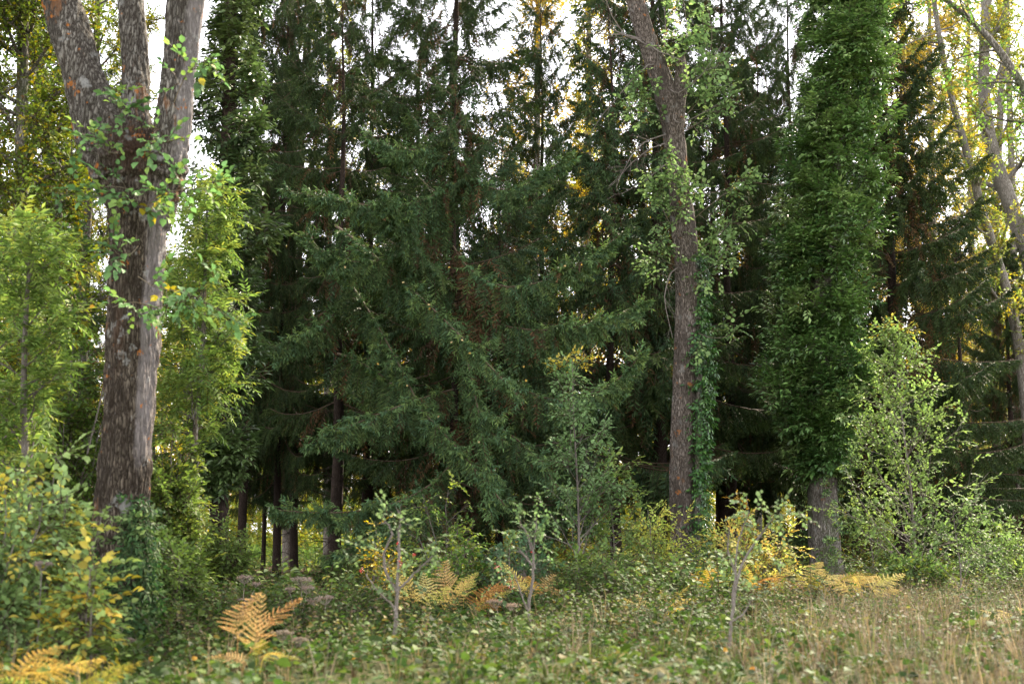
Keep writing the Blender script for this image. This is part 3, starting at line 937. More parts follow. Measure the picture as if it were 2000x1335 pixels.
# ------------------------------------------------------------------ the red-brown poplar right of the middle
def mid_poplar():
    Y = 36.0
    g = ground_at(1338, Y)
    t = thing('poplar_tree', 'slender red-brown poplar right of the middle, its stem bending left at the top', 'tree', g)
    mb = MB()
    yb = 1040 + FPX * 1.65 / Y
    main = [(1340, yb + 6, Y), (1338, 1100, Y), (1333, 1000, Y), (1332, 900, Y), (1337, 780, Y), (1342, 650, Y), (1345, 550, Y), (1338, 470, Y), (1328, 380, Y), (1322, 320, Y),
            (1316, 260, Y), (1306, 200, Y), (1290, 150, Y), (1264, 80, Y), (1240, 0, Y), (1218, -100, Y), (1180, -350, Y), (1150, -700, Y)]
    wd = [66, 56, 50, 48, 48, 49, 48, 50, 42, 44, 42, 50, 42, 38, 35, 33, 26, 16]
    Q, R = px_stem(main, wd, k=110)
    bump = np.array([noise.noise((3.1, 7.7, float(q[2]) * 1.6)) for q in Q])
    R = R * (1 + .10 * bump)
    tubes(mb, Q, R, 44, rough=.06, furrow=.07)
    mb.build('trunk', B_MID, t, smooth=True)
    mb = MB()
    Q2, R2 = px_stem([(1318, 260, Y), (1326, 190, Y), (1332, 150, Y), (1328, 112, Y)], [36, 30, 26, 20], k=18)
    tubes(mb, Q2, R2, 12, rough=.15)
    mb.build('broken_stem', B_MID, t, smooth=True)
    mb = MB()
    Q3, R3 = px_stem([(1362, 1160, Y - .2), (1362, 1000, Y - .2), (1364, 850, Y - .2), (1366, 700, Y - .2), (1362, 560, Y - .1), (1352, 470, Y)], [17, 15, 14, 13, 11, 9], k=40)
    tubes(mb, Q3, R3, 8)
    mb.build('side_stem', B_GREY, t, smooth=True)
    # ivy on the side stem
    mb = MB()
    n = 900
    tz = rng.random(n) * .95 + .02
    pos, _ = interp(Q3[None], np.zeros(n, int), tz)
    wdt = .16 + .10 * np.sin(tz * 13) + .05 * np.sin(tz * 31)
    th = rng.random(n) * 6.28
    dv = np.stack([np.cos(th), np.sin(th), np.zeros(n)], -1)
    pos = pos + dv * (wdt * rng.random(n) ** .6)[:, None] + np.array([.05, 0, 0])
    dd = unit(dv + np.array([0, 0, -.6]) + .4 * rng.normal(size=(n, 3)))
    scatter(mb, IVYS, pos, dd, dv + np.array([0, 0, .3]), .6 + .3 * rng.random(n), [[.06, .15, .035], [.09, .19, .04], [.04, .1, .03]], jit=.3)
    mb.build('ivy', M_IVY, t, 'column of bright ivy on the thin side stem')
    # bare branches
    bare = [
        [(1262, 80, Y), (1200, 60, Y - 1), (1130, 10, Y - 1.5)],
        [(1262, 82, Y), (1190, 66, Y - .6), (1060, 70, Y - 1)],
        [(1230, 70, Y - .3), (1290, 100, Y - .8), (1358, 128, Y - 1.2)],
        [(1285, 130, Y), (1240, 150, Y - .8), (1155, 260, Y - 1.4)],
        [(1310, 262, Y), (1245, 290, Y - .8), (1205, 365, Y - 1.2)],
        [(1312, 292, Y), (1270, 290, Y - .6), (1190, 365, Y - 1)],
        [(1312, 310, Y), (1270, 345, Y - .6), (1213, 380, Y - 1)],
        [(1300, 160, Y), (1340, 175, Y - .8), (1410, 85, Y - 1.3)],
        [(1290, 130, Y), (1300, 60, Y + .3), (1292, -40, Y + .5)],
        [(1335, 520, Y), (1300, 560, Y - .7), (1315, 660, Y - .8)],
        [(1262, 85, Y), (1215, 60, Y - .4), (1183, -5, Y - .6)],
        [(1320, 200, Y), (1330, 240, Y - .7), (1420, 190, Y - 1)],
    ]
    for b in bare:
        mb = MB()
        P = px_curve(b, 9)[None] + rng.normal(size=(1, 9, 3)) * .012
        R = .024 * np.linspace(1, .25, 9)[None]
        tubes(mb, P, R, 6)
        C, Rc, _ = spawn(P, R, 7, .25, .98, 40, .7, up=.1, rr=.45, k=6)
        tubes(mb, C, Rc, 4)
        C2, Rc2, _ = spawn(C, Rc, 3, .2, .98, 40, .3, up=.1, rr=.5, k=4)
        tubes(mb, C2, Rc2, 3)
        mb.build('bare_branch', B_TWIG, t)
    # leafy sprigs
    pal = [[.15, .24, .09], [.19, .29, .11], [.24, .34, .12], [.11, .18, .06]]
    clus = [
        ([(1340, 480, Y), (1300, 420, Y - .8), (1275, 345, Y - 1)], 1.0),
        ([(1338, 430, Y), (1340, 380, Y - .8), (1335, 320, Y - 1)], 1.0),
        ([(1342, 440, Y), (1400, 390, Y - .8), (1470, 340, Y - 1)], 1.0),
        ([(1342, 500, Y), (1390, 470, Y - .8), (1440, 420, Y - 1)], 1.0),
        ([(1345, 540, Y), (1390, 520, Y - .8), (1430, 470, Y - 1)], .9),
        ([(1340, 520, Y), (1300, 510, Y - .7), (1280, 480, Y - 1)], .8),
        ([(1320, 240, Y), (1370, 190, Y - .6), (1400, 120, Y - .8)], 1.3),
        ([(1310, 200, Y), (1380, 120, Y - .6), (1385, 30, Y - .8)], 1.4),
        ([(1310, 180, Y), (1340, 90, Y - .4), (1330, -20, Y - .6)], 1.4),
        ([(1320, 260, Y), (1380, 230, Y - .7), (1430, 180, Y - 1)], 1.0),
        ([(1310, 240, Y), (1270, 220, Y - .7), (1220, 215, Y - 1)], .8),
        ([(1300, 210, Y), (1260, 180, Y - .7), (1235, 140, Y - 1)], .7),
        ([(1345, 640, Y), (1400, 660, Y - .8), (1440, 640, Y - 1)], .35),
        ([(1320, 280, Y), (1290, 320, Y - .7), (1310, 360, Y - 1)], .7),
    ]
    for pts, q in clus:
        mb = MB()
        P = px_curve(pts, 8)[None]
        R = .014 * np.linspace(1, .35, 8)[None]
        tubes(mb, P, R, 4, (.2, .17, .13))
        C, Rc, _ = spawn(P, R, int(8 * q) + 1, .15, .98, 50, .75, up=.2, rr=.5, k=5)
        tubes(mb, C, Rc, 3, (.2, .17, .13))
        foliage(mb, C, 5, ROUND, pal, None, 1.3)
        foliage(mb, P, 5, ROUND, pal, None, 1.2, t0=.5)
        mb.build('leafy_branch', M_LEAF, t)
    # crown above the frame
    cb, lb = MB(), MB()
    C, Rc, Lc = spawn(Q[None], R2[None][:, :1].repeat(len(Q), 1), 22, .86, 1, 45, 2.6, up=.5, rr=.3, k=7)
    tubes(cb, C, Rc, 5)
    D, Rd, _ = spawn(C, Rc, 8, .2, 1, 45, 1.0, up=.2, rr=.5, k=5)
    tubes(cb, D, Rd, 3)
    foliage(lb, D, 5, ROUND, pal, scale=1.3)
    cb.build('limbs', B_MID, t)
    lb.build('crown', M_LEAF, t)
mid_poplar()

# ------------------------------------------------------------------ ivy covered trees
def ivy_tree(label, Y, main, wd, colpts, ncl, seed, bark, pal=P_IVY, dens=34, limbs=None, bare_from=None):
    """colpts: list of (py, centre px, half width px) of the ivy column"""
    g = ground_at(main[0][0], Y)
    t = thing('ivy_covered_tree', label, 'tree', g)
    mb = MB()
    Q, R = px_stem(main, wd, k=70)
    bump = np.array([noise.noise((1.1, seed, float(q[2]) * 1.3)) for q in Q])
    R = R * (1 + .10 * bump)
    tubes(mb, Q, R, 44, rough=.06, furrow=.06)
    mb.build('trunk', bark, t, smooth=True)
    # clumps
    cp = np.array(colpts, float)
    u = (np.arange(ncl) + rng.random(ncl)) / ncl
    py = cp[0, 0] + (cp[-1, 0] - cp[0, 0]) * u
    cx = np.interp(py, cp[:, 0][::-1] if cp[0, 0] > cp[-1, 0] else cp[:, 0], cp[:, 1][::-1] if cp[0, 0] > cp[-1, 0] else cp[:, 1])
    hw = np.interp(py, cp[:, 0][::-1] if cp[0, 0] > cp[-1, 0] else cp[:, 0], cp[:, 2][::-1] if cp[0, 0] > cp[-1, 0] else cp[:, 2])
    C0 = np.array([at(a, b, Y) for a, b in zip(cx, py)])
    rad = hw / FPX * Y
    th = rng.random(ncl) * 2 * math.pi
    rr = rad * (.28 + .74 * rng.random(ncl) + .3 * (rng.random(ncl) < .15))
    dv = np.stack([np.cos(th), np.sin(th), np.zeros(ncl)], -1)
    C = C0 + dv * rr[:, None]
    # ivy stems out to the clumps
    sb = MB()
    s = np.linspace(0, 1, 5)[None, :, None]
    base = C0 - np.array([0, 0, 1.]) * (rr * .7)[:, None]
    PP = base[:, None] * (1 - s) + C[:, None] * s - np.array([0, 0, .15]) * (s * (1 - s)) * 2
    tubes(sb, PP, np.broadcast_to(np.linspace(.018, .006, 5), (ncl, 5)), 4)
    sb.build('ivy_stems', B_DARK, t)
    cr = np.clip(rad * .34, .15, .52) * (.45 + 1.0 * rng.random(ncl))
    idx = np.repeat(np.arange(ncl), dens)
    off = unit(rng.normal(size=(len(idx), 3))) * (rng.random((len(idx), 1)) ** .33)
    off[:, 2] *= .75
    pos = C[idx] + off * cr[idx][:, None]
    d = unit(off + dv[idx] * .5 + np.array([0, 0, .15]) + .35 * rng.normal(size=pos.shape))
    base_c = np.array(pal)[rng.integers(0, len(pal), ncl)][idx] * (.8 + .4 * rng.random((len(idx), 1)))
    lb = MB()
    scatter(lb, IVYS, pos, d, (0, 0, 1), .85 + .4 * rng.random(len(pos)), pal, base=base_c, jit=.28)
    lb.build('ivy', M_IVY, t)
    return t, Q, R

Y = 41.0
yb = 1040 + FPX * 1.6 / Y
tr, Q, R = ivy_tree('tree at the right wrapped in a wide column of dark ivy, its grey foot bare', Y,
    [(1618, yb + 4, Y), (1612, 1100, Y), (1608, 1020, Y), (1606, 920, Y), (1600, 800, Y), (1603, 650, Y), (1612, 500, Y), (1628, 300, Y), (1650, 100, Y), (1668, -80, Y), (1690, -400, Y), (1700, -800, Y)],
    [74, 62, 58, 56, 52, 50, 46, 40, 34, 30, 24, 14],
    [(925, 1600, 34), (870, 1598, 68), (780, 1605, 88), (640, 1600, 80), (500, 1612, 92), (380, 1622, 86), (260, 1640, 84), (130, 1652, 68), (0, 1655, 78), (-200, 1660, 74), (-500, 1680, 60)],
    380, 4, B_GREY, dens=44)
# ivy scraps on its foot
mb = MB()
n = 150
tz = rng.random(n) * .17
pos, _ = interp(Q[None], np.zeros(n, int), tz)
rd = interp1(R[None], np.zeros(n, int), tz)
th = rng.choice([-1.3, -.1, 2.9], n) + rng.normal(size=n) * .25
dv = np.stack([np.cos(th), np.sin(th), 0 * th], -1)
scatter(mb, IVYS, pos + dv * rd[:, None] * 1.04, unit(dv * .4 + np.array([0, 0, .3]) + .5 * rng.normal(size=(n, 3))), dv, .5 + .3 * rng.random(n), P_IVY)
mb.build('ivy', M_IVY, tr, 'sparse ivy creeping over the bare foot')
# arched bare branch to the right
mb = MB()
for b, r0 in (([(1690, 175, 41), (1760, 95, 41), (1850, 62, 41.5)], .03), ([(1850, 62, 41.5), (1905, 95, 42), (1975, 170, 43)], .022), ([(1800, 72, 41.2), (1840, 40, 41.4), (1880, 10, 41.8)], .015)):
    P = px_curve(b, 10)[None]
    Rr = r0 * np.linspace(1, .5, 10)[None]
    tubes(mb, P, Rr, 6)
    C, Rc, _ = spawn(P, Rr, 5, .3, 1, 50, .6, up=-.1, rr=.4, k=5)
    tubes(mb, C, Rc, 3)
mb.build('bare_branch', B_TWIG, tr, 'arching bare branch')

Y = 31.0
yb = 1040 + FPX * 1.6 / Y
ivy_tree('ivy wrapped tree just right of the large three-stemmed poplar', Y,
    [(425, yb + 4, Y), (428, 1000, Y), (430, 850, Y), (435, 650, Y), (440, 450, Y), (446, 250, Y), (448, 80, Y), (455, -60, Y), (465, -400, Y), (470, -800, Y)],
    [40, 34, 32, 30, 28, 26, 24, 22, 18, 10],
    [(960, 432, 30), (760, 436, 45), (560, 445, 45), (450, 450, 62), (330, 455, 68), (220, 450, 58), (120, 450, 42), (0, 458, 50), (-200, 465, 50), (-450, 470, 40)],
    130, 9, B_DARK, dens=30, pal=[[.075, .125, .04], [.10, .155, .05], [.13, .18, .06], [.05, .085, .03]])
Y = 44.0
yb = 1040 + FPX * 1.6 / Y
ivy_tree('slim ivy covered stem seen to the left behind the large poplar trunk', Y,
    [(130, yb + 4, Y), (132, 900, Y), (120, 600, Y), (100, 300, Y), (60, 50, Y), (30, -300, Y)],
    [36, 30, 28, 26, 22, 12],
    [(1000, 130, 30), (700, 125, 45), (400, 105, 50), (150, 75, 50), (0, 60, 45), (-200, 40, 40)],
    110, 12, B_GREY, dens=26)

# ------------------------------------------------------------------ leafy trees
def leafy_tree(name, label, px, Y, main, wd, l1, L1, tpls, pal, w=None, l2=8, per=6, L2=.42, scale=1.0, bark=B_GREY, t0=.3, up=.35, ang=55, mat=M_LEAF, group=None, jit=.25, k=40):
    g = ground_at(px, Y)
    t = thing(name, label, 'tree', g, group)
    mb = MB()
    Q, R = px_stem(main, wd, k=k)
    tubes(mb, Q, R, 12, rough=.08)
    mb.build('trunk', bark, t, smooth=True)
    mb = MB()
    C, Rc, Lc = spawn(Q[None], R[None], l1, t0, 1, ang, L1, up=up, rr=.4, k=7, taper=.45)
    tubes(mb, C, Rc, 5)
    D, Rd, Ld = spawn(C, Rc, l2, .15, 1, 48, Lc * L2, up=up * .4, rr=.45, k=5)
    tubes(mb, D, Rd, 3)
    mb.build('limbs', bark, t)
    lb = MB()
    foliage(lb, D, max(2, int(per * .62)), tpls, pal, w, scale, jit)
    foliage(lb, C, per // 2, tpls, pal, w, scale, jit, t0=.4)
    lb.build('crown', mat, t)
    return t

def foot(Y): return 1040 + FPX * 1.62 / Y

# left background, olive and yellowing
leafy_tree('leafy_tree', 'tall olive-green tree filling the upper left corner', 40, 31, [(60, foot(31), 31), (50, 800, 31), (40, 400, 31), (45, 50, 31), (60, -400, 31)], [34, 28, 26, 22, 10],
           54, 3.2, SMALL, P_OLIVE, [4, 3, 4, 1], l2=13, per=13, scale=1.35, t0=.30)
leafy_tree('leafy_tree', 'small-leaved tree behind the middle stem of the large poplar', 300, 52, [(300, foot(52), 52), (290, 600, 52), (270, 200, 52), (265, -250, 52)], [18, 14, 11, 6],
           40, 2.0, SMALL, P_OLIVE, l2=9, per=8, scale=1.4, t0=.25, up=.5)
leafy_tree('leafy_tree', 'yellowing tree at the left edge behind the olive-green tree', -90, 38, [(-90, foot(38), 38), (-80, 500, 38), (-60, 0, 38), (-40, -400, 38)], [40, 34, 28, 14],
           44, 3.6, SMALL, [[.13, .16, .02], [.25, .21, .02], [.1, .14, .02]], l2=12, per=12, scale=1.6, t0=.1)
leafy_tree('leafy_tree', 'thin grey stemmed tree showing between the left stems of the large poplar', 190, 46, [(170, foot(46), 46), (160, 600, 46), (185, 200, 46), (200, -300, 46)], [22, 18, 15, 8],
           44, 2.8, SMALL, P_OLIVE, l2=10, per=10, scale=1.2, t0=.25, up=.5)
leafy_tree('leafy_tree', 'sunlit thin tree right of the leftmost ivy wrapped tree', 560, 58, [(560, foot(58), 58), (570, 600, 58), (575, 200, 58), (560, -300, 58)], [20, 18, 14, 8],
           34, 3.2, SMALL, [[.2, .26, .04], [.3, .3, .04], [.14, .2, .04]], l2=8, per=5, scale=1.8, t0=.4, up=.5, bark=B_PALE)
# ash like young trees
leafy_tree('ash_tree', 'bright green young ash with feathery leaves at the left edge', 40, 21, [(60, foot(21), 21), (55, 1000, 21), (45, 800, 21), (50, 620, 21), (60, 480, 21)], [20, 16, 13, 10, 6],
           26, 1.15, ASH, P_ASH, [4, 3, 3, 1], l2=7, per=5, scale=1.0, t0=.35, up=.5, bark=B_TWIG)
leafy_tree('ash_tree', 'second ash at the left edge, leaning out of the frame', -40, 23, [(-60, foot(23), 23), (-50, 800, 23), (-20, 600, 23), (0, 470, 23)], [20, 16, 12, 6],
           22, 1.3, ASH, P_ASH, [4, 3, 3, 1], l2=7, per=5, scale=1.05, t0=.35, up=.5, bark=B_TWIG)
leafy_tree('ash_tree', 'bright green ash with two thin stems between the large poplar and the spruces', 400, 26, [(385, foot(26), 26), (384, 1000, 26), (380, 840, 26), (395, 700, 26), (400, 550, 26), (405, 390, 26)], [15, 13, 11, 9, 7, 4],
           36, 1.05, ASH, P_ASH, [3, 4, 3, 1.5], l2=7, per=5, scale=1.0, t0=.42, up=.45, bark=B_GREY)
leafy_tree('ash_tree', 'thin young ash close against the right side of the large poplar', 365, 27, [(372, foot(27), 27), (378, 900, 27), (360, 760, 27), (358, 640, 27), (370, 520, 27)], [10, 9, 7, 6, 4],
           30, 1.1, ASH, P_ASH, None, l2=6, per=5, scale=1.0, t0=.5, up=.5, bark=B_GREY)

# right background: pale leaning trunks with light crowns
P_LIT = [[.22, .28, .06], [.30, .32, .06], [.16, .22, .05], [.42, .34, .05]]
leafy_tree('leaning_poplar', 'pale thin trunk leaning steeply up to the left at the right edge', 2040, 52, [(2030, foot(52), 52), (2005, 800, 52), (1990, 660, 52), (1960, 540, 52), (1925, 440, 52), (1895, 320, 52), (1860, 200, 52), (1835, 80, 52), (1810, -100, 52)],
           [26, 22, 20, 19, 18, 16, 13, 11, 8], 30, 2.2, SMALL, P_LIT, l2=8, per=7, scale=1.5, t0=.3, bark=B_PALE, up=.6)
leafy_tree('leaning_poplar', 'thick pale trunk leaning left, behind the thinner leaning one', 2080, 60, [(2090, foot(60), 60), (2060, 700, 60), (2010, 500, 60), (1980, 410, 60), (1945, 330, 60), (1925, 250, 60), (1920, 120, 60), (1930, -50, 60), (1935, -300, 60)],
           [40, 38, 34, 32, 30, 26, 22, 20, 12], 34, 3.0, SMALL, P_LIT, l2=8, per=7, scale=1.8, t0=.3, bark=B_PALE, up=.6)
leafy_tree('upright_poplar', 'upright pale trunk at the far right with a thin sunlit crown', 1945, 70, [(1950, foot(70), 70), (1945, 800, 70), (1940, 500, 70), (1955, 200, 70), (1975, -200, 70)],
           [20, 18, 16, 14, 8], 34, 3.0, SMALL, P_LIT, l2=9, per=8, scale=2.0, t0=.15, bark=B_PALE, up=.7, ang=35)
leafy_tree('upright_poplar', 'slender trunk rising right beside the edge of the picture', 1990, 66, [(1992, foot(66), 66), (1985, 700, 66), (1975, 300, 66), (1965, 0, 66), (1960, -300, 66)],
           [18, 15, 13, 11, 6], 30, 2.6, SMALL, P_LIT, l2=9, per=8, scale=1.9, t0=.15, bark=B_PALE, up=.7, ang=35)
leafy_tree('golden_tree', 'golden yellow tree glowing behind the right spruce', 1820, 76, [(1820, foot(76), 76), (1825, 700, 76), (1820, 300, 76), (1815, 0, 76)],
           [20, 17, 13, 7], 60, 4.4, SMALL, [[.58, .45, .09], [.60, .42, .09], [.48, .44, .11]], l2=9, per=7, scale=2.4, t0=.15, bark=B_PALE, up=.5)
leafy_tree('golden_tree', 'second golden tree, between the right spruce and the leaning trunks', 1905, 84, [(1905, foot(84), 84), (1900, 700, 84), (1895, 300, 84), (1890, 0, 84)],
           [18, 15, 12, 7], 54, 4.2, SMALL, [[.58, .48, .14], [.52, .46, .14], [.44, .44, .14]], l2=8, per=6, scale=2.5, t0=.12, bark=B_PALE, up=.5)
leafy_tree('golden_tree', 'golden tree glowing directly behind the top of the right spruce', 1750, 80, [(1750, foot(80), 80), (1755, 700, 80), (1760, 300, 80), (1765, -100, 80)],
           [18, 15, 12, 7], 54, 4.0, SMALL, [[.58, .45, .10], [.54, .42, .10], [.46, .43, .11]], l2=9, per=7, scale=2.4, t0=.2, bark=B_PALE, up=.5)
leafy_tree('golden_tree', 'pale golden tree in the bright gap at the top, left of the red-brown poplar', 1150, 74, [(1150, foot(74), 74), (1145, 600, 74), (1150, 200, 74), (1150, -150, 74)],
           [20, 17, 13, 7], 40, 3.2, SMALL, [[.5, .36, .05], [.45, .4, .06], [.3, .34, .06]], l2=9, per=8, scale=2.3, t0=.2, bark=B_PALE, up=.6)
leafy_tree('golden_tree', 'small golden tree low between the dark stems left of the ivy tree', 1480, 72, [(1480, foot(72), 72), (1485, 800, 72), (1480, 500, 72)],
           [16, 12, 6], 30, 3.0, SMALL, [[.55, .34, .03], [.5, .38, .04], [.4, .34, .05]], l2=8, per=5, scale=2.2, t0=.2, bark=B_PALE, up=.5)
leafy_tree('golden_tree', 'orange-yellow tree glowing high behind the slim spruce', 1040, 66, [(1040, foot(66), 66), (1045, 600, 66), (1050, 200, 66), (1050, -150, 66)],
           [18, 15, 12, 7], 44, 3.4, SMALL, [[.6, .42, .06], [.55, .36, .05], [.4, .38, .07]], l2=9, per=8, scale=2.1, t0=.2, bark=B_PALE, up=.6)
leafy_tree('golden_tree', 'yellow tree glowing behind the bent top of the red-brown poplar', 1262, 70, [(1262, foot(70), 70), (1260, 600, 70), (1255, 200, 70), (1250, -150, 70)],
           [18, 15, 12, 7], 44, 3.4, SMALL, [[.6, .42, .06], [.5, .42, .07], [.4, .4, .07]], l2=9, per=8, scale=2.1, t0=.2, bark=B_PALE, up=.6)
leafy_tree('leafy_tree', 'yellow-green tree in the gap between the left ivy column and the spruces', 640, 64, [(640, foot(64), 64), (640, 600, 64), (645, 200, 64), (640, -150, 64)],
           [18, 15, 12, 7], 44, 3.4, SMALL, [[.3, .34, .07], [.4, .38, .07], [.22, .28, .06]], l2=9, per=7, scale=2.0, t0=.2, bark=B_PALE, up=.6)
# overhanging limb, top right
mb = MB()
g = ground_at(2120, 34)
t = thing('overhanging_tree', 'tree outside the right edge whose grey limb crosses the upper right corner', 'tree', g)
Q, R = px_stem([(2120, foot(34), 34), (2115, 800, 34), (2100, 450, 34), (2070, 320, 34), (2000, 172, 34), (1965, 115, 34), (1930, 70, 34), (1880, 25, 34), (1830, -15, 34), (1740, -90, 34)], [40, 36, 30, 22, 17, 15, 13, 11, 9, 5], k=60)
tubes(mb, Q, R, 10, rough=.06)
lb = MB()
C, Rc, Lc = spawn(Q[None], R[None], 14, .55, 1, 50, 1.6, up=.2, rr=.4, k=7)
tubes(mb, C, Rc, 5)
D, Rd, _ = spawn(C, Rc, 5, .2, 1, 45, .6, up=0, rr=.5, k=4)
tubes(mb, D, Rd, 3)
foliage(lb, D, 3, ROUND, [[.12, .22, .05], [.18, .28, .06]], scale=1.2)
mb.build('trunk', B_GREY, t, smooth=True)
lb.build('crown', M_LEAF, t)

# ------------------------------------------------------------------ saplings and shrubs
def sapling(label, px, Y, ytop, halfw, tpls, pal, w=None, l1=30, per=6, scale=1.0, tip=None, t0=.12, tippx=None, shape=.8, bark=B_TWIG, name='leafy_sapling'):
    g = ground_at(px, Y)
    H = at(px, ytop, Y)[2] - g[2]
    W = halfw / FPX * Y
    t = thing(name, label, 'sapling', g)
    k = 16
    s = np.linspace(0, 1, k)
    P = np.stack([g[0] + .06 * np.sin(s * 5) + 0 * s, g[1] + .05 * np.cos(s * 4), g[2] - .05 + H * s], -1)[None]
    if tippx is not None:
        P[0, :, 0] += s * (tippx - px) / FPX * Y
    R = (.012 + .0045 * H) * np.linspace(1, .2, k)[None]
    mb = MB(); tubes(mb, P, R, 8)
    C, Rc, Lc = spawn(P, R, int(l1 * .8), t0 * .6, .98, 52, W * 1.45, up=.35, rr=.45, k=6, taper=shape)
    tubes(mb, C, Rc, 4)
    D, Rd, _ = spawn(C, Rc, 4, .2, .95, 42, Lc * .38, up=.1, rr=.5, k=4)
    tubes(mb, D, Rd, 3)
    mb.build('stem', bark, t, smooth=True)
    lb = MB()
    top = at(px, ytop, Y)[2]
    for PP, n, tt in ((D, max(2, per // 2), .2), (C, max(2, per // 2 + 1), .35)):
        m = PP.shape[0]
        idx = np.repeat(np.arange(m), n)
        tv = tt + (1 - tt) * rng.random(m * n)
        pos, tan = interp(PP, idx, tv)
        d = unit(tan + .6 * rng.normal(size=pos.shape) + np.array([0, 0, -.1]))
        base = np.array(pal)[rng.choice(len(pal), len(pos), p=None if w is None else np.array(w) / sum(w))]
        if tip is not None:
            f = (pos[:, 2] > top - tip[1]) & (rng.random(len(pos)) < .75)
            base = np.where(f[:, None], np.array(tip[0]), base)
        scatter(lb, tpls, pos, d, (0, 0, 1), scale * (.75 + .5 * rng.random(len(pos))), pal, w, .28, base=base)
    lb.build('foliage', M_LEAF, t)
    return t

sapling('slim sapling in front of the spruces with small pale leaves and a yellow tip', 1125, 30, 700, 95, OVAL, [[.14, .23, .09], [.18, .28, .12], [.10, .17, .06]], None, 50, 4, .95, ((.40, .34, .07), .3), .18, shape=.72)
sapling('cone shaped pale green sapling with a pointed top in front of the right spruce', 1788, 32, 640, 150, OVAL, [[.18, .27, .08], [.24, .33, .10], [.14, .21, .06]], None, 76, 6, .9, ((.34, .30, .06), .12), .1, tippx=1762, shape=.86)
sapling('low spreading sapling at the right, beside the cone shaped one', 1868, 30, 985, 90, OVAL, [[.13, .20, .06], [.16, .24, .08], [.1, .16, .05]], None, 18, 4, 1.0, None, .2, shape=.5)
sapling('small sapling at the right edge of the wood behind the dry grass', 1960, 33, 1050, 70, OVAL, P_SAP, None, 20, 5, 1.0, None, .2, shape=.5)
sapling('short leafy sapling between the slim sapling and the red-brown poplar', 1195, 31, 900, 75, OVAL, P_SAP, None, 26, 4, 1.0, None, .15, shape=.6)
sapling('small sapling left of the foot of the cone shaped sapling', 1700, 34, 1000, 80, OVAL, P_SAP, None, 22, 4, .95, None, .15, shape=.5)

bush('airy_shrub', 'airy green shrub under the lowest spruce boughs in the middle', 'shrub', 865, 31, 945, 115, OVAL, [[.09, .16, .04], [.13, .21, .05], [.2, .25, .05]], None, 8, 7, 4, 3, .9, group=None)
bush('airy_shrub', 'dark leaved shrub with red berries left of the slim sapling', 'shrub', 1010, 27, 1035, 90, ROUND, [[.06, .12, .05], [.08, .15, .07]], None, 7, 6, 4, 3, .8)
bush('airy_shrub', 'loose shrub with yellow dotted leaves behind the left pale forked plant', 'shrub', 745, 27, 1040, 75, SMALL, [[.4, .3, .04], [.2, .22, .05], [.1, .15, .04]], None, 6, 6, 4, 3, .9)
bush('round_shrub', 'broad green shrub right of the foot of the large poplar', 'shrub', 335, 25, 815, 90, SMALL, [[.11, .17, .04], [.15, .22, .05], [.2, .24, .05], [.09, .13, .03]], None, 12, 9, 6, 5, 1.15)
bush('round_shrub', 'light green shrub in front of the four dark stems', 'shrub', 425, 28, 1030, 60, SMALL, [[.15, .22, .06], [.2, .26, .06], [.12, .18, .05]], None, 9, 8, 5, 4, 1.1)
bush('round_shrub', 'dark shrub low between the large poplar and the hogweed', 'shrub', 330, 22, 1060, 110, SMALL, [[.08, .13, .035], [.12, .18, .04]], None, 10, 8, 5, 4, 1.0)
bush('yellowing_shrub', 'green and yellow shrub left of the foot of the large poplar', 'shrub', 90, 17, 860, 130, ROUND, [[.20, .28, .09], [.26, .35, .12], [.38, .40, .09], [.50, .44, .08]], [4, 3, 2, .5], 9, 8, 5, 3, 1.1, up=.3)
bush('yellowing_shrub', 'shrub at the left edge with drooping yellow leaves', 'shrub', -30, 16, 930, 130, ROUND, [[.18, .27, .10], [.24, .34, .13], [.5, .42, .08]], [4, 3, 1], 9, 7, 5, 4, .95, up=.2)
bush('yellowing_shrub', 'yellow-leaved sprays hanging low before the large poplar trunk', 'shrub', 150, 15.5, 1080, 75, ROUND, [[.48, .40, .07], [.24, .32, .09], [.17, .26, .08], [.5, .34, .06]], [1.3, 3, 2, .5], 6, 6, 4, 2, 1.1, up=.1)
bush('green_shrub', 'dense mid-green shrub behind the left ash', 'shrub', 120, 25, 640, 140, SMALL, [[.08, .14, .03], [.11, .18, .04], [.15, .2, .04]], None, 12, 9, 6, 5, 1.2)
bush('green_shrub', 'tall green shrub at the left edge under the olive-green tree', 'shrub', -20, 27, 500, 150, SMALL, [[.08, .13, .025], [.12, .17, .03], [.22, .2, .03]], None, 12, 9, 6, 5, 1.3)
bush('golden_shrub', 'golden yellow shrub in front of the foot of the red-brown poplar', 'shrub', 1450, 31, 1000, 115, SMALL, [[.56, .50, .13], [.62, .44, .11], [.42, .46, .12], [.34, .40, .10]], None, 9, 7, 5, 3, 1.15)
bush('golden_shrub', 'yellow-green shrub left of the foot of the red-brown poplar', 'shrub', 1285, 33, 985, 100, SMALL, [[.40, .50, .12], [.48, .55, .14], [.58, .54, .12]], None, 7, 6, 5, 3, 1.1)
bush('golden_shrub', 'thin upright orange-tipped shoot behind the golden shrub', 'shrub', 1452, 33.5, 955, 22, SMALL, [[.45, .25, .05], [.5, .32, .06]], None, 3, 6, 3, 3, .8)
bush('low_shrub', 'low green shrub behind the bracken in the middle', 'shrub', 905, 28, 1060, 75, ROUND, [[.07, .14, .03], [.1, .18, .04], [.18, .22, .04]], None, 8, 7, 4, 3, .85)
bush('low_shrub', 'low green shrub right of the slim sapling', 'shrub', 1170, 28.5, 1080, 80, OVAL, P_SAP, None, 8, 6, 4, 3, .9)
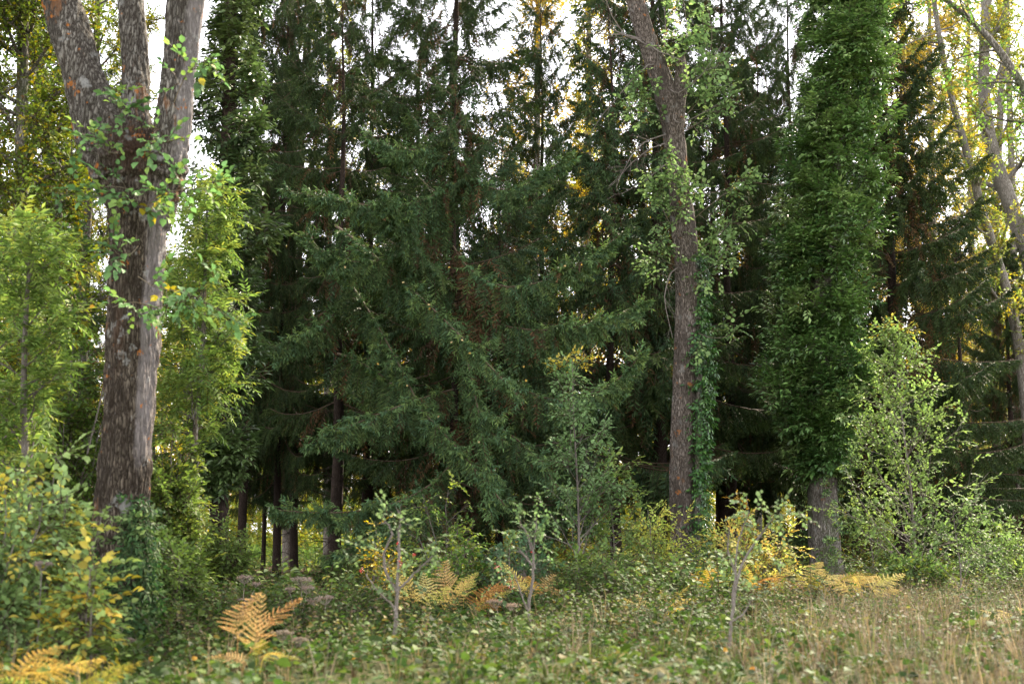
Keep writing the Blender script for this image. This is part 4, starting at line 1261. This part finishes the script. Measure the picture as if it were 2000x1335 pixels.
bush('low_shrub', 'low leafy bush at the foot of the cone shaped sapling', 'shrub', 1800, 31, 1115, 90, OVAL, [[.1, .17, .05], [.14, .22, .07], [.2, .25, .05]], None, 10, 7, 4, 4, .95)
bush('low_shrub', 'low bush at the right edge where the dry grass meets the wood', 'shrub', 1950, 36, 1070, 120, OVAL, [[.09, .15, .05], [.13, .2, .07]], None, 10, 7, 4, 4, 1.0)
bush('low_shrub', 'low bush with small leaves left of the ivy tree foot', 'shrub', 1530, 36, 1075, 55, OVAL, [[.1, .16, .05], [.2, .24, .06]], None, 7, 6, 4, 3, .9)

# ------------------------------------------------------------------ bracken
def make_frond(L, npin, pal_bias, seed, bend=.5):
    """one bracken blade along +y, tip drooping"""
    r = np.random.default_rng(seed)
    T = Tpl()
    sw = r.normal() * .16
    ax = lambda t: np.array([.05 * L * math.sin(4 * t + seed) + sw * L * t * t, L * t, L * (.10 * t - bend * t * t * .6)])
    lf = leaf_rhomb
    for i in range(npin):
        t = .06 + .94 * i / npin
        pl = L * .44 * (1 - t) ** .8 * (1 - .25 * math.exp(-t * 14)) + .02
        tan = ax(min(1, t + .02)) - ax(t)
        tan /= np.linalg.norm(tan)
        for s in (-1, 1):
            a = math.radians(68 - 18 * t + r.normal() * 4)
            side = np.array([s, 0, 0])
            d = tan * math.cos(a) + side * math.sin(a) + np.array([0, 0, -.10 + r.normal() * .06])
            d /= np.linalg.norm(d)
            npn = max(3, int(pl / .022))
            if r.random() < .07: continue
            pl *= .85 + .3 * r.random()
            for q in range(npn):
                u = (q + .5) / npn
                pos = ax(t) + d * pl * u + np.array([0, 0, -.12 * pl * u * u])
                ll = (.013 + .024 * pl) * (1 - u) ** .6 + .006
                for s2 in (-1, 1):
                    e = unit(np.cross(d, [0, 0, 1.])) * s2
                    dd = e * .85 + d * .5 + np.array([0, 0, -.1 + r.normal() * .1])
                    T.leaf(lf(ll, .016 + ll * .16, .1), pos, dd, [r.normal() * .1, 0, 1])
            T.k += 0
    T.twig(np.array([ax(t) for t in np.linspace(0, 1, 6)]), np.linspace(.006, .002, 6))
    return T.done()

FROND = [make_frond(.75, 12, 0, i, .3 + .15 * i) for i in range(7)]
for T in FROND:     # colour by pinna group rather than by leaflet
    T.k = max(1, T.k)

def fern(label, px, Y, n, size, pal, spread=1.0, az=None, hgt=.42, el=.45, group='bracken ferns turning yellow'):
    g = ground_at(px, Y)
    t = thing('bracken_fern', label, 'fern', g, group)
    for i in range(n):
        mb = MB()
        a = rng.random() * 6.28 if az is None else az[i % len(az)] + rng.normal() * .15
        h = hgt * (.7 + .6 * rng.random()) * size
        out = .18 * spread * size * (.6 + rng.random())
        dv = np.array([math.cos(a), math.sin(a), 0])
        p0 = g + dv * .04
        p1 = g + dv * out + np.array([0, 0, h])
        s = np.linspace(0, 1, 6)[:, None]
        P = p0 * (1 - s) + p1 * s + np.array([0, 0, .05]) * (s * (1 - s)) * 4
        col = np.array(pal)[rng.integers(0, len(pal))]
        tubes(mb, P, np.linspace(.006, .004, 6) * size, 4, col * .8)
        d = unit(dv[None] + np.array([[0, 0, el * 1.5 + .5 * rng.random()]]))
        sc = size * (.66 + .40 * rng.random())
        T = [FROND[rng.integers(0, 7)]]
        scatter(mb, T, p1[None], d, np.array([[rng.normal() * .2, -.35, 1.]]), sc, [col, col * np.array([.85, .65, .6]), col * 1.05], None, .16, twig=tuple(col * .75))
        mb.build('frond', M_FERN, t)
    return t

PI = math.pi
fern('wide clump of golden bracken in the middle foreground beside the left pale forked plant', 835, 23.5, 7, 1.1, P_FERN, az=[1.2, 2.4, .4, 2.9, 1.8, .1, 3.6, 5.2, 1.5], el=.75)
fern('tall golden bracken right of the wide clump, one frond upright', 905, 24, 5, 1.15, P_FERN, az=[1.8, .5, 2.4, 0.0, 5.5, 1.2], el=.9)
fern('yellow bracken behind the right pale forked plant', 1045, 26, 5, .95, P_FERN, az=[1.6, 2.5, .6, 4.5, 3.0], el=.8)
fern('small yellow bracken just right of the forked plant', 1105, 26.5, 4, .75, P_FERN, az=[.3, 2.7, 1.5, 3.5], el=.5)
fern('small pale bracken alone in the grass left of the golden shrub', 1290, 22.5, 6, .72, P_FERN, az=[1.5, 2.6, .6, 3.4, 5.8, 4.6], el=.7)
fern('yellow bracken in front of the golden shrub', 1395, 28, 8, 1.15, P_FERN + P_FERNG[:1], az=None, el=.6)
fern('golden bracken left of the foot of the ivy tree', 1475, 29, 6, 1.0, P_FERN, az=None, el=.5)
fern('broad yellow bracken before the bare foot of the ivy tree', 1600, 28, 8, 1.15, P_FERN + P_FERNG[:1], az=[3.0, 2.4, .2, 1.5, .8, 5.9, 3.5, 4.4], el=.45)
fern('orange-tinted bracken just right of the broad yellow one', 1680, 27, 8, 1.1, P_FERN, az=[.1, .7, 2.9, 1.7, 5.6, 4.4, 2.2, .3], el=.35)
fern('single pale brown bracken frond rising near the bottom left', 470, 15.5, 3, .8, [[.62, .42, .18], [.58, .36, .14]], az=[1.9, .6, -.2], el=1.1)
fern('yellow and green bracken low in the middle of the bottom edge', 505, 14.6, 4, .6, P_FERN + P_FERNG, az=[.2, 3.0, 1.5, 5.5], el=.3)
fern('large yellow-orange bracken at the bottom left corner', 10, 12.4, 6, .9, [[.62, .42, .08], [.6, .46, .10]], az=[.2, 1.0, 2.2, 3.1, .6, 5.8], el=.2, hgt=.3)
fern('yellow-green bracken next to the bottom left corner', 115, 12.3, 6, .8, P_FERNG, az=[.5, 1.4, 2.3, .1, 5.9, 3.2], el=.25, hgt=.3)
fern('small bracken at the right edge in the dry grass', 1975, 21, 4, .7, P_FERN, az=[2.8, 1.6, 3.5, .3], el=.3)
fern('green bracken between the slim sapling and the small pale bracken', 1205, 27, 5, .8, [[.2, .3, .06], [.26, .32, .07]], az=None, el=.6)
fern('small bracken low in front of the wide golden clump', 860, 21, 4, .6, P_FERN + P_FERNG, az=[.2, 2.9, 5.5, 1.3], el=.3)

# ------------------------------------------------------------------ pale forked plants and dried hogweed
def forked(label, Y, lines, leaves, berries, px, name='forked_shrub', pal=((.13, .19, .08), (.18, .25, .11), (.1, .15, .06))):
    g = ground_at(px, Y)
    t = thing(name, label, 'shrub', g)
    mb = MB()
    alls = []
    for pts, w0, w1 in lines:
        Q, R = px_stem([(a, b, Y + (c if len(p) > 2 else 0)) for p in pts for a, b, c in [(p[0], p[1], p[2] if len(p) > 2 else 0)]], np.linspace(w0, w1, len(pts)), k=16)
        Q = Q + rng.normal(size=Q.shape) * .004
        alls.append((Q, R))
        tubes(mb, Q, R, 7)
        C, Rc, _ = spawn(Q[None], R[None], 4, .35, .98, 45, .22, up=.3, rr=.5, k=4)
        tubes(mb, C, np.maximum(Rc, .0022), 3)
    mb.build('stem', B_TWIG, t, smooth=True)
    lb = MB()
    for px_, py_, rad, n in leaves:
        c = at(px_, py_, Y)
        pos = c + rng.normal(size=(n, 3)) * (rad / FPX * Y) * .5
        scatter(lb, ROUND, pos, unit(rng.normal(size=(n, 3)) + np.array([0, 0, .3])), (0, 0, 1), .55 + .3 * rng.random(n), pal, jit=.2)
    if leaves:
        lb.build('foliage', M_LEAF, t)
    for px_, py_, rad, n in berries:
        bb = MB()
        c = at(px_, py_, Y - .05)
        for i in range(n):
            p = c + rng.normal(size=3) * rad / FPX * Y * .4
            a = np.linspace(0, 1, 5)
            P = p + np.outer((a - .5) * .016, [0, 0, 1])
            tubes(bb, P, .009 * np.sqrt(np.clip(1 - (2 * a - 1) ** 2, .03, 1)), 6, (.5, .02, .015))
        bb.build('berries', M_BERRY, t)
    return t

M_BERRY = leaf_mat('berry', .05, .3, .5)
fb = lambda Y: 1040 + FPX * 1.6 / Y
forked('pale grey forked plant with a few red berries standing left of the golden bracken', 17.0,
       [([(768, fb(17)), (772, 1220), (778, 1120), (780, 1030)], 9, 5), ([(775, 1155), (750, 1110), (748, 1080), (768, 1040)], 6, 4), ([(778, 1150), (810, 1120), (845, 1085)], 5, 3),
        ([(768, 1045), (758, 1022), (745, 1020)], 4, 2), ([(778, 1035), (784, 1010), (776, 995)], 4, 2), ([(775, 1190), (735, 1150), (715, 1120)], 4, 2)],
       [(775, 1010, 30, 12), (705, 1085, 26, 8), (848, 1082, 26, 8), (795, 1100, 36, 8), (765, 1150, 60, 8)],
       [(706, 1113, 5, 9), (775, 1060, 4, 4), (808, 1084, 4, 6), (781, 1098, 4, 4)], 768)
forked('pale forked plant with sparse leaves to the right of the golden bracken', 20.0,
       [([(1052, fb(20)), (1040, 1240), (1030, 1190), (1040, 1140), (1043, 1090), (1038, 1060)], 8, 4), ([(1045, 1110), (1025, 1085), (1010, 1068)], 5, 3), ([(1030, 1190), (1018, 1160), (1005, 1120)], 4, 2),
        ([(1038, 1075), (1030, 1040), (1015, 1020)], 4, 2), ([(1042, 1070), (1046, 1040), (1048, 1010)], 3, 2)],
       [(1020, 1020, 34, 14), (1060, 1010, 40, 16), (1010, 1060, 30, 10), (1060, 1055, 36, 12), (985, 1125, 40, 14)],
       [(975, 1105, 12, 10), (1000, 1145, 12, 8), (1038, 1078, 3, 4)], 1052, pal=((.11, .18, .07), (.15, .22, .09), (.08, .13, .05)))
forked('pale forked plant with grey-green leaves in front of the golden shrub', 17.5,
       [([(1425, fb(17.5)), (1426, 1240), (1432, 1160), (1450, 1090), (1490, 1040), (1510, 1010)], 8, 3), ([(1427, 1215), (1450, 1200), (1470, 1170)], 4, 2), ([(1430, 1180), (1436, 1120), (1440, 1060), (1462, 1000)], 5, 2),
        ([(1436, 1120), (1420, 1070), (1425, 1030)], 4, 2)],
       [(1460, 1000, 24, 10), (1515, 1010, 26, 10), (1550, 1000, 24, 8), (1500, 1090, 30, 8), (1425, 1090, 30, 10), (1470, 1150, 24, 6)],
       [], 1425)

def hogweed(label, px, Y, ytop, heads, col=(.34, .285, .235)):
    g = ground_at(px, Y)
    t = thing('dried_hogweed', label, 'dried plant', g, 'dried hogweed with brown seed heads')
    sb = MB()
    for hx, hy, rad in heads:
        c = at(hx, hy, Y)
        r = rad / FPX * Y
        j = g + np.array([rng.normal() * .02, 0, 0])
        s = np.linspace(0, 1, 8)[:, None]
        mid = np.array([(j[0] * .7 + c[0] * .3), g[1], (j[2] + c[2]) / 2 + .08])
        P = (1 - s) ** 2 * j + 2 * s * (1 - s) * mid + s * s * (c - np.array([0, 0, r * .7]))
        tubes(sb, P, np.linspace(.008, .004, 8), 5, col)
    sb.build('stem', M_DRY, t)
    for hx, hy, rad in heads:
        c = at(hx, hy, Y)
        r = rad * 1.2 / FPX * Y
        hb = MB()
        n = 22
        th = rng.random(n) * 6.28
        rr = np.sqrt(rng.random(n)) * r
        top = c + np.stack([np.cos(th) * rr, np.sin(th) * rr, .15 * r * (1 - (rr / r) ** 2) + rng.normal(size=n) * .006], -1)
        base = c - np.array([0, 0, r * .7])
        s = np.linspace(0, 1, 4)[None, :, None]
        P = base[None, None] * (1 - s) + top[:, None] * s - np.array([0, 0, .15 * r]) * s * (1 - s) * 4
        tubes(hb, P, np.full((n, 4), .0022), 3, col)
        m = 9
        q = np.repeat(top, m, 0) + rng.normal(size=(n * m, 3)) * r * .13 * np.array([1, 1, .5])
        scatter(hb, [SEED], q, unit(rng.normal(size=q.shape) + np.array([0, 0, .6])), (1, 0, 0.1), 1.0, [np.array(col) * 1.15, np.array(col) * .8, np.array(col) * [1.2, 1, .9]], jit=.2, twig=col)
        hb.build('seed_head', M_DRY, t)
    return t
M_DRY = leaf_mat('dry_stalk', .15, .8, .1)
SEED = Tpl(); SEED.leaf(leaf_rhomb(.022, .014), [0, 0, 0], [0, 1, 0], [0, 0, 1]); SEED.leaf(leaf_rhomb(.02, .012), [0, 0, 0], [.5, 1, .3], [1, 0, 0]); SEED.done()
hogweed('dried hogweed with two brown heads, leftmost of the group', 478, 21, 1120, [(478, 1128, 13), (482, 1172, 13), (500, 1140, 6)])
hogweed('dried hogweed with tilted brown heads in the middle of the group', 588, 20.5, 1125, [(590, 1132, 17), (600, 1148, 12), (566, 1150, 8), (612, 1172, 12)])
hogweed('dried hogweed with one flat round head, right of the group', 636, 19.5, 1165, [(636, 1168, 15)])
hogweed('small dried hogweed behind the flat headed one', 668, 22, 1180, [(668, 1182, 12), (684, 1195, 8)])
hogweed('blurred dried hogweed nearer the bottom edge under the group', 560, 17, 1235, [(552, 1236, 16), (585, 1250, 14), (600, 1262, 10)], (.28, .25, .2))
hogweed('short dried hogweed just right of the large poplar foot', 235, 18, 1225, [(232, 1225, 14), (250, 1250, 10)], (.26, .22, .19))
hogweed('dried hogweed stems at the left edge beside the bracken', 85, 15.5, 1100, [(82, 1102, 14)], (.26, .22, .2))
hogweed('dried hogweed between the two pale forked plants', 985, 21, 1170, [(968, 1175, 14), (1000, 1182, 13)], (.34, .28, .22))

# ------------------------------------------------------------------ grass, ground plants, fallen leaves
def blade_tpl(n, L, seed, wdt=.007, lean=.5):
    r = np.random.default_rng(seed)
    T = Tpl()
    for i in range(n):
        a = r.random() * 6.28
        l = L * (.5 + .7 * r.random())
        ln = lean * (.4 + r.random())
        d = np.array([math.cos(a), math.sin(a), 0])
        s = np.array([-math.sin(a), math.cos(a), 0])
        p0 = d * r.random() * .05
        p1 = p0 + d * l * ln * .3 + np.array([0, 0, l * .6])
        p2 = p0 + d * l * ln + np.array([0, 0, l * (1 - .35 * ln)])
        wv = wdt * (.7 + .6 * r.random())
        v = np.array([p0 - s * wv, p0 + s * wv, p1 + s * wv * .8, p1 - s * wv * .8, p2])
        T.v.append(v); T.f.append(np.array([[0, 1, 2], [0, 2, 3], [3, 2, 4]]) + T.n)
        T.id.append(np.full(5, T.k)); T.n += 5; T.k += 1
    return T.done()

def herb_tpl(n, L, l, w, seed):
    r = np.random.default_rng(seed)
    T = Tpl()
    for i in range(n):
        a = r.random() * 6.28
        rr = L * (.2 + .8 * r.random())
        h = L * (.25 + .9 * r.random())
        p = np.array([math.cos(a) * rr, math.sin(a) * rr, h])
        d = np.array([math.cos(a), math.sin(a), r.normal() * .3])
        sz = .6 + .7 * r.random()
        T.leaf(leaf_hex(l * sz, w * sz, .12), p, d, [r.normal() * .5, r.normal() * .5, 1])
    return T.done()

def field(n, y0, y1, marg=3.0, dens=None):
    """random ground spots inside the view wedge plus a margin"""
    u = rng.random(n)
    y = np.sqrt(y0 ** 2 + (y1 ** 2 - y0 ** 2) * u)
    half = y * 1000 / FPX + marg
    x = (rng.random(n) * 2 - 1) * half
    if dens is not None:
        keep = rng.random(n) < dens(x, y)
        x, y = x[keep], y[keep]
    return np.stack([x, y, gz(x, y)], -1)

GR = [blade_tpl(14, .28, i, .007, .8) for i in range(4)]
GRT = [blade_tpl(9, .66, 10 + i, .0028, .85) for i in range(4)]
HB = [herb_tpl(12, .17, .072, .055, i) for i in range(4)]
HBT = [herb_tpl(16, .32, .075, .055, 5 + i) for i in range(3)]

def weed_tpl(n, H, seed):
    r = np.random.default_rng(seed)
    T = Tpl()
    for q in range(n):
        a = r.random() * 6.28
        ln = .15 + .5 * r.random()
        h = H * (.6 + .5 * r.random())
        f = lambda t: np.array([math.cos(a) * ln * h * t ** 1.5, math.sin(a) * ln * h * t ** 1.5, h * (t - .18 * t * t)])
        for i in range(9):
            t = .25 + .75 * i / 8
            b = a + (1.4 if i % 2 else -1.4) + r.normal() * .5
            d = np.array([math.cos(b), math.sin(b), .1 + r.normal() * .3])
            sz = (1.1 - .5 * t) * (.7 + .5 * r.random())
            T.leaf(leaf_hex(.085 * sz, .05 * sz, .12), f(t), d, [r.normal() * .4, r.normal() * .4, 1])
        T.twig(np.array([f(t) for t in (0, .5, 1)]), [.004, .003, .0015])
    return T.done()
WEED = [weed_tpl(4, .62, i) for i in range(6)]
DRYW = [weed_tpl(3, .85, 20 + i) for i in range(3)]

def up_scatter(mb, tpls, pos, sc, pal, w=None, jit=.25, base=None):
    n = len(pos)
    a = rng.random(n) * 6.28
    d = np.stack([np.cos(a), np.sin(a), np.zeros(n)], -1)
    upv = unit(np.stack([rng.normal(size=n) * .12, rng.normal(size=n) * .12, np.ones(n)], -1))
    M_d = unit(d - (d * upv).sum(1, keepdims=True) * upv)
    scatter(mb, tpls, pos, M_d, upv, sc, pal, w, jit, base=base)

def patch(x, y, s, o=0):
    return vnoise(x * s + 31 + o, y * s + 17 + o)

pxof = lambda x, y: 1000 + x / y * FPX
mb = MB()
pos = field(15000, 11, 46)
px = pxof(pos[:, 0], pos[:, 1])
pos = pos[rng.random(len(pos)) < .5 + .5 * np.clip((px - 1200) / 500, 0, 1)]
px = pxof(pos[:, 0], pos[:, 1])
dry = np.clip((px - 1100) / 700, 0, 1) * .8 + .2 * patch(pos[:, 0], pos[:, 1], .5)
pal = np.array([[.06, .09, .02], [.08, .11, .028], [.16, .12, .055], [.20, .16, .08], [.11, .08, .045]])
sel = np.where(rng.random(len(pos)) < dry * .65 + .04 + .45 * np.clip((patch(pos[:, 0], pos[:, 1], .7, 90) - .5) * 4, 0, 1), rng.integers(2, 5, len(pos)), rng.integers(0, 2, len(pos)))
keep = (pos[:, 1] < 36) | (rng.random(len(pos)) < .35)
up_scatter(mb, GR, pos[keep], .7 + .5 * rng.random(keep.sum()), pal, base=pal[sel][keep])
pos = field(10000, 12, 40)
px = pxof(pos[:, 0], pos[:, 1])
dn = (.10 + .75 * np.clip((px - 1350) / 450, 0, 1)) * (.4 + 1.2 * patch(pos[:, 0], pos[:, 1], .7, 4)) * np.where(pos[:, 1] > 34, .5, 1)
pos = pos[rng.random(len(pos)) < dn]
pal = np.array([[.21, .16, .085], [.27, .21, .12], [.15, .11, .07], [.11, .13, .04], [.17, .14, .10]])
up_scatter(mb, GRT, pos, .6 + .9 * rng.random(len(pos)) ** 1.5, pal)
g = mb.build('grass', M_GRASS)
tag(g, 'dry tan and green grass over the whole foreground', kind='stuff')

mb = MB()
pos = field(15000, 11, 44)
px = pxof(pos[:, 0], pos[:, 1])
dn = (.3 + .7 * np.clip((1850 - px) / 600, 0, 1)) * np.clip((patch(pos[:, 0], pos[:, 1], .6, 9) - .22) * 3, .12, 1) * np.clip((46 - pos[:, 1]) / 12, .1, 1)
pos = pos[rng.random(len(pos)) < dn]
pal = [[.045, .088, .018], [.065, .11, .023], [.095, .135, .03], [.028, .05, .012], [.15, .125, .04]]
mound = np.clip((patch(pos[:, 0], pos[:, 1], .8, 77) - .35) * 2.2, 0, 1.2)
up_scatter(mb, HB, pos, .55 + .5 * rng.random(len(pos)) + mound, pal, [4, 4, 3, 3, .6], .2)
pos = field(6500, 12, 40)
px = pxof(pos[:, 0], pos[:, 1])
dn = (.2 + .8 * np.clip((1500 - px) / 500, 0, 1)) * (patch(pos[:, 0], pos[:, 1], .45, 2) > .42) * .9
pos = pos[rng.random(len(pos)) < dn]
up_scatter(mb, HBT, pos, .7 + .6 * rng.random(len(pos)), pal, [4, 4, 3, 3, .4], .28)
pos = field(11000, 15, 37)
px = pxof(pos[:, 0], pos[:, 1])
dn = (.10 + .90 * np.clip((1500 - px) / 450, 0, 1)) * np.clip((patch(pos[:, 0], pos[:, 1], .5, 21) - .36) * 4, 0, 1) * (.3 + .7 * (pos[:, 1] > 20))
pos = pos[rng.random(len(pos)) < dn]
up_scatter(mb, WEED, pos, .7 + .9 * rng.random(len(pos)), pal, [4, 4, 3, 3, .8], .3)
pos = field(5200, 25, 41)
px = pxof(pos[:, 0], pos[:, 1])
dn = np.where(px < 1420, 1., np.where((px > 1640) & (px < 1990), .7, .25)) * np.clip((patch(pos[:, 0], pos[:, 1], .4, 55) - .3) * 4, 0, 1) * .8
pos = pos[rng.random(len(pos)) < dn]
up_scatter(mb, WEED, pos, .6 + .6 * rng.random(len(pos)) + 1.3 * np.clip((patch(pos[:, 0], pos[:, 1], .55, 63) - .4) * 2, 0, 1), [[.075, .13, .035], [.10, .16, .045], [.14, .19, .05], [.045, .08, .022], [.26, .24, .06]], [4, 4, 3, 3, .7], .25)
pos = field(800, 15, 36)
pos = pos[rng.random(len(pos)) < np.clip((patch(pos[:, 0], pos[:, 1], .6, 41) - .4) * 4, 0, 1)]
up_scatter(mb, DRYW, pos, .6 + .6 * rng.random(len(pos)), [[.17, .13, .085], [.20, .155, .09], [.18, .17, .05]], None, .2)
g = mb.build('ground_cover', M_GRASS)
tag(g, 'low leafy green plants and brambles covering the ground', kind='stuff')

# leaf litter and forest floor herbs further in
mb = MB()
LT = Tpl(); LT.leaf(leaf_hex(.07, .055, .2), [0, 0, 0], [0, 1, 0], [0, 0, 1]); LT.done()
pos = field(9000, 12, 66)
pos = pos[(pos[:, 1] > 38) | (rng.random(len(pos)) < .22)]
pos[:, 2] += .02 + .10 * rng.random(len(pos)) * (pos[:, 1] < 34)
up_scatter(mb, [LT], pos, .7 + .6 * rng.random(len(pos)), [[.36, .17, .05], [.42, .28, .07], [.18, .10, .045], [.30, .23, .13]], [2, 1.5, 5, 1.5])
# yellow leaves caught on the spruce boughs and low plants
pts = [(695, 272), (675, 524), (875, 523), (785, 552), (838, 605), (1022, 718), (1028, 745), (795, 750), (905, 665), (920, 690), (1134, 518), (1106, 520), (835, 595), (855, 815), (935, 865), (740, 712), (880, 670)]
pp = np.array([at(a, b, 34.2) for a, b in pts])
scatter(mb, [LT], pp, unit(rng.normal(size=pp.shape) * np.array([1, .3, .3]) + np.array([0, -.3, .3])), (0, -1, .6), 1.0, [[.5, .33, .08], [.55, .42, .2]], jit=.2)
pts = [(683, 1283, 15.5), (375, 1288, 15.5), (290, 1285, 15.5), (1412, 1270, 16), (1465, 1310, 15.2), (175, 600, 19), (1835, 1075, 30)]
pp = np.array([at(*p) for p in pts])
scatter(mb, [LT], pp, unit(np.array([[1., 0, .2]]) + .5 * rng.normal(size=pp.shape)), (0, -1, .4), 1.05, [[.55, .30, .04], [.45, .22, .05]], jit=.15)
g = mb.build('fallen_leaves', M_LEAF)
tag(g, 'scattered yellow and brown fallen leaves', kind='stuff')

# understorey inside the wood
mb = MB()
pos = field(5200, 44, 78, 6)
pos = pos[rng.random(len(pos)) < .2 + 1.0 * (patch(pos[:, 0], pos[:, 1], .25, 6) > .5)]
up_scatter(mb, HBT, pos, .8 + .9 * rng.random(len(pos)), [[.08, .14, .03], [.13, .18, .04], [.2, .2, .04]])
m = 130
cy = 58 + 16 * rng.random(m)
cxx = (rng.random(m) * 2 - 1) * (cy * .36 + 6)
keep = (rng.random(m) < .9) & ~((pxof(cxx, cy) > 410) & (pxof(cxx, cy) < 600))
cy, cxx = cy[keep], cxx[keep]
m = len(cy)
idx = np.repeat(np.arange(m), 70)
hh = 1.0 + 1.6 * rng.random(m)
pos = np.stack([cxx[idx], cy[idx], hh[idx] * .5], -1) + unit(rng.normal(size=(len(idx), 3))) * (rng.random((len(idx), 1)) ** .4) * np.stack([1.5 + 0 * idx, 1.2 + 0 * idx, hh[idx] * .6], -1)
pos[:, 2] = np.abs(pos[:, 2])
bp = np.array([[.12, .17, .035], [.2, .22, .04], [.09, .13, .03], [.32, .27, .04]])
scatter(mb, SMALL, pos, unit(rng.normal(size=pos.shape) + np.array([0, 0, .4])), (0, 0, 1), 1.9, bp, base=bp[rng.integers(0, 4, m)][idx])
g = mb.build('undergrowth', M_LEAF)
tag(g, 'low leafy undergrowth on the shaded floor between the stems', kind='stuff')
mb = MB()
pos = field(6500, 66, 120, 12)
up_scatter(mb, [blade_tpl(14, .9, 30 + i, .03) for i in range(3)], pos, .8 + .5 * rng.random(len(pos)), [[.16, .26, .06], [.22, .3, .07], [.12, .2, .05]])
g = mb.build('meadow_grass', M_GRASS)
tag(g, 'bright green meadow grass beyond the dark stems', kind='stuff')

# ------------------------------------------------------------------ far wood, one sunlit mass
def far_wood():
    tb, lb = MB(), MB()
    n = 96
    i = np.arange(n)
    y = 84 + 50 * rng.random(n)
    x = (-1.15 + 2.3 * (i + rng.random(n)) / n) * (y * .36 + 8)
    px = pxof(x, y)
    H = 18 + 14 * rng.random(n)
    H = np.where((px > 950) & (px < 1300), H * 1.2, H)
    H = np.where((px > 1850) | (px < 700), H * .8, H)
    for a in range(n):
        k = 8
        s = np.linspace(0, 1, k)
        P = np.stack([x[a] + rng.normal() * .8 * s, y[a] + 0 * s, H[a] * s], -1)[None]
        R = .16 * np.linspace(1, .2, k)[None]
        tubes(tb, P, R, 7)
        C, Rc, Lc = spawn(P, R, 34, .08, 1, 50, 3.6, up=.4, rr=.4, k=5)
        tubes(tb, C, Rc, 4)
        D, Rd, _ = spawn(C, Rc, 5, .2, 1, 50, 1.2, up=.1, rr=.4, k=3)
        g = rng.random()
        pal = [[.34, .32, .04], [.5, .36, .04], [.24, .28, .04]] if g < .6 else ([[.55, .33, .04], [.5, .27, .04]] if g < .78 else [[.16, .24, .04], [.22, .28, .05]])
        foliage(lb, D, 5, FAR, pal, scale=1.15)
    # a second, deeper belt behind
    n2 = 70
    y2 = 150 + 60 * rng.random(n2)
    x2 = (-1.15 + 2.3 * (np.arange(n2) + rng.random(n2)) / n2) * (y2 * .36 + 10)
    h2 = 16 + 14 * rng.random(n2)
    P = np.stack([np.stack([x2 + 0 * a, y2, h2 * a], -1) for a in np.linspace(0, 1, 6)], 1)
    tubes(tb, P, np.broadcast_to(np.linspace(.25, .05, 6), (n2, 6)), 6)
    idx = np.repeat(np.arange(n2), 420)
    u = rng.random(len(idx)) ** .8
    rr = (2.2 + 3.2 * np.sin(math.pi * np.clip(u * .9 + .08, 0, 1))) * np.sqrt(rng.random(len(idx)))
    th = rng.random(len(idx)) * 6.28
    pos = np.stack([x2[idx] + rr * np.cos(th), y2[idx] + rr * np.sin(th), .5 + u * h2[idx]], -1)
    pal = np.array([[.34, .34, .06], [.5, .38, .05], [.22, .28, .06], [.6, .38, .05]])
    scatter(lb, FAR, pos, unit(rng.normal(size=pos.shape)), (0, 0, 1), 2.2, pal, base=pal[rng.integers(0, 4, n2)][idx])
    # low bushes in front of it
    m = 420
    yb_ = 80 + 22 * rng.random(m)
    xb = (rng.random(m) * 2 - 1) * (yb_ * .36 + 8)
    c = np.stack([xb, yb_, 1.0 + 3.2 * rng.random(m)], -1)
    idx = np.repeat(np.arange(m), 110)
    pos = c[idx] + unit(rng.normal(size=(len(idx), 3))) * (rng.random((len(idx), 1)) ** .4) * np.array([2.0, 1.6, 1.7])
    pos[:, 2] = np.abs(pos[:, 2])
    d = unit(pos - c[idx] + .4 * rng.normal(size=pos.shape))
    pal = np.array([[.3, .32, .05], [.42, .34, .04], [.18, .25, .05]])
    scatter(lb, FAR, pos, d, (0, 0, 1), .8, pal, base=pal[rng.integers(0, 3, m)][idx])
    v, f, c = tb.arrays()
    root = tb.build('far_wood', B_PALE)
    tag(root, 'far sunlit yellow and green wood showing through the gaps between the spruces', kind='stuff')
    fl = lb.build('foliage', M_LEAF, root)
far_wood()
tot = sum(len(o.data.polygons) for o in bpy.data.objects if o.type == 'MESH')
print('TRIS', tot, 'unique', sum(len(m.polygons) for m in bpy.data.meshes))
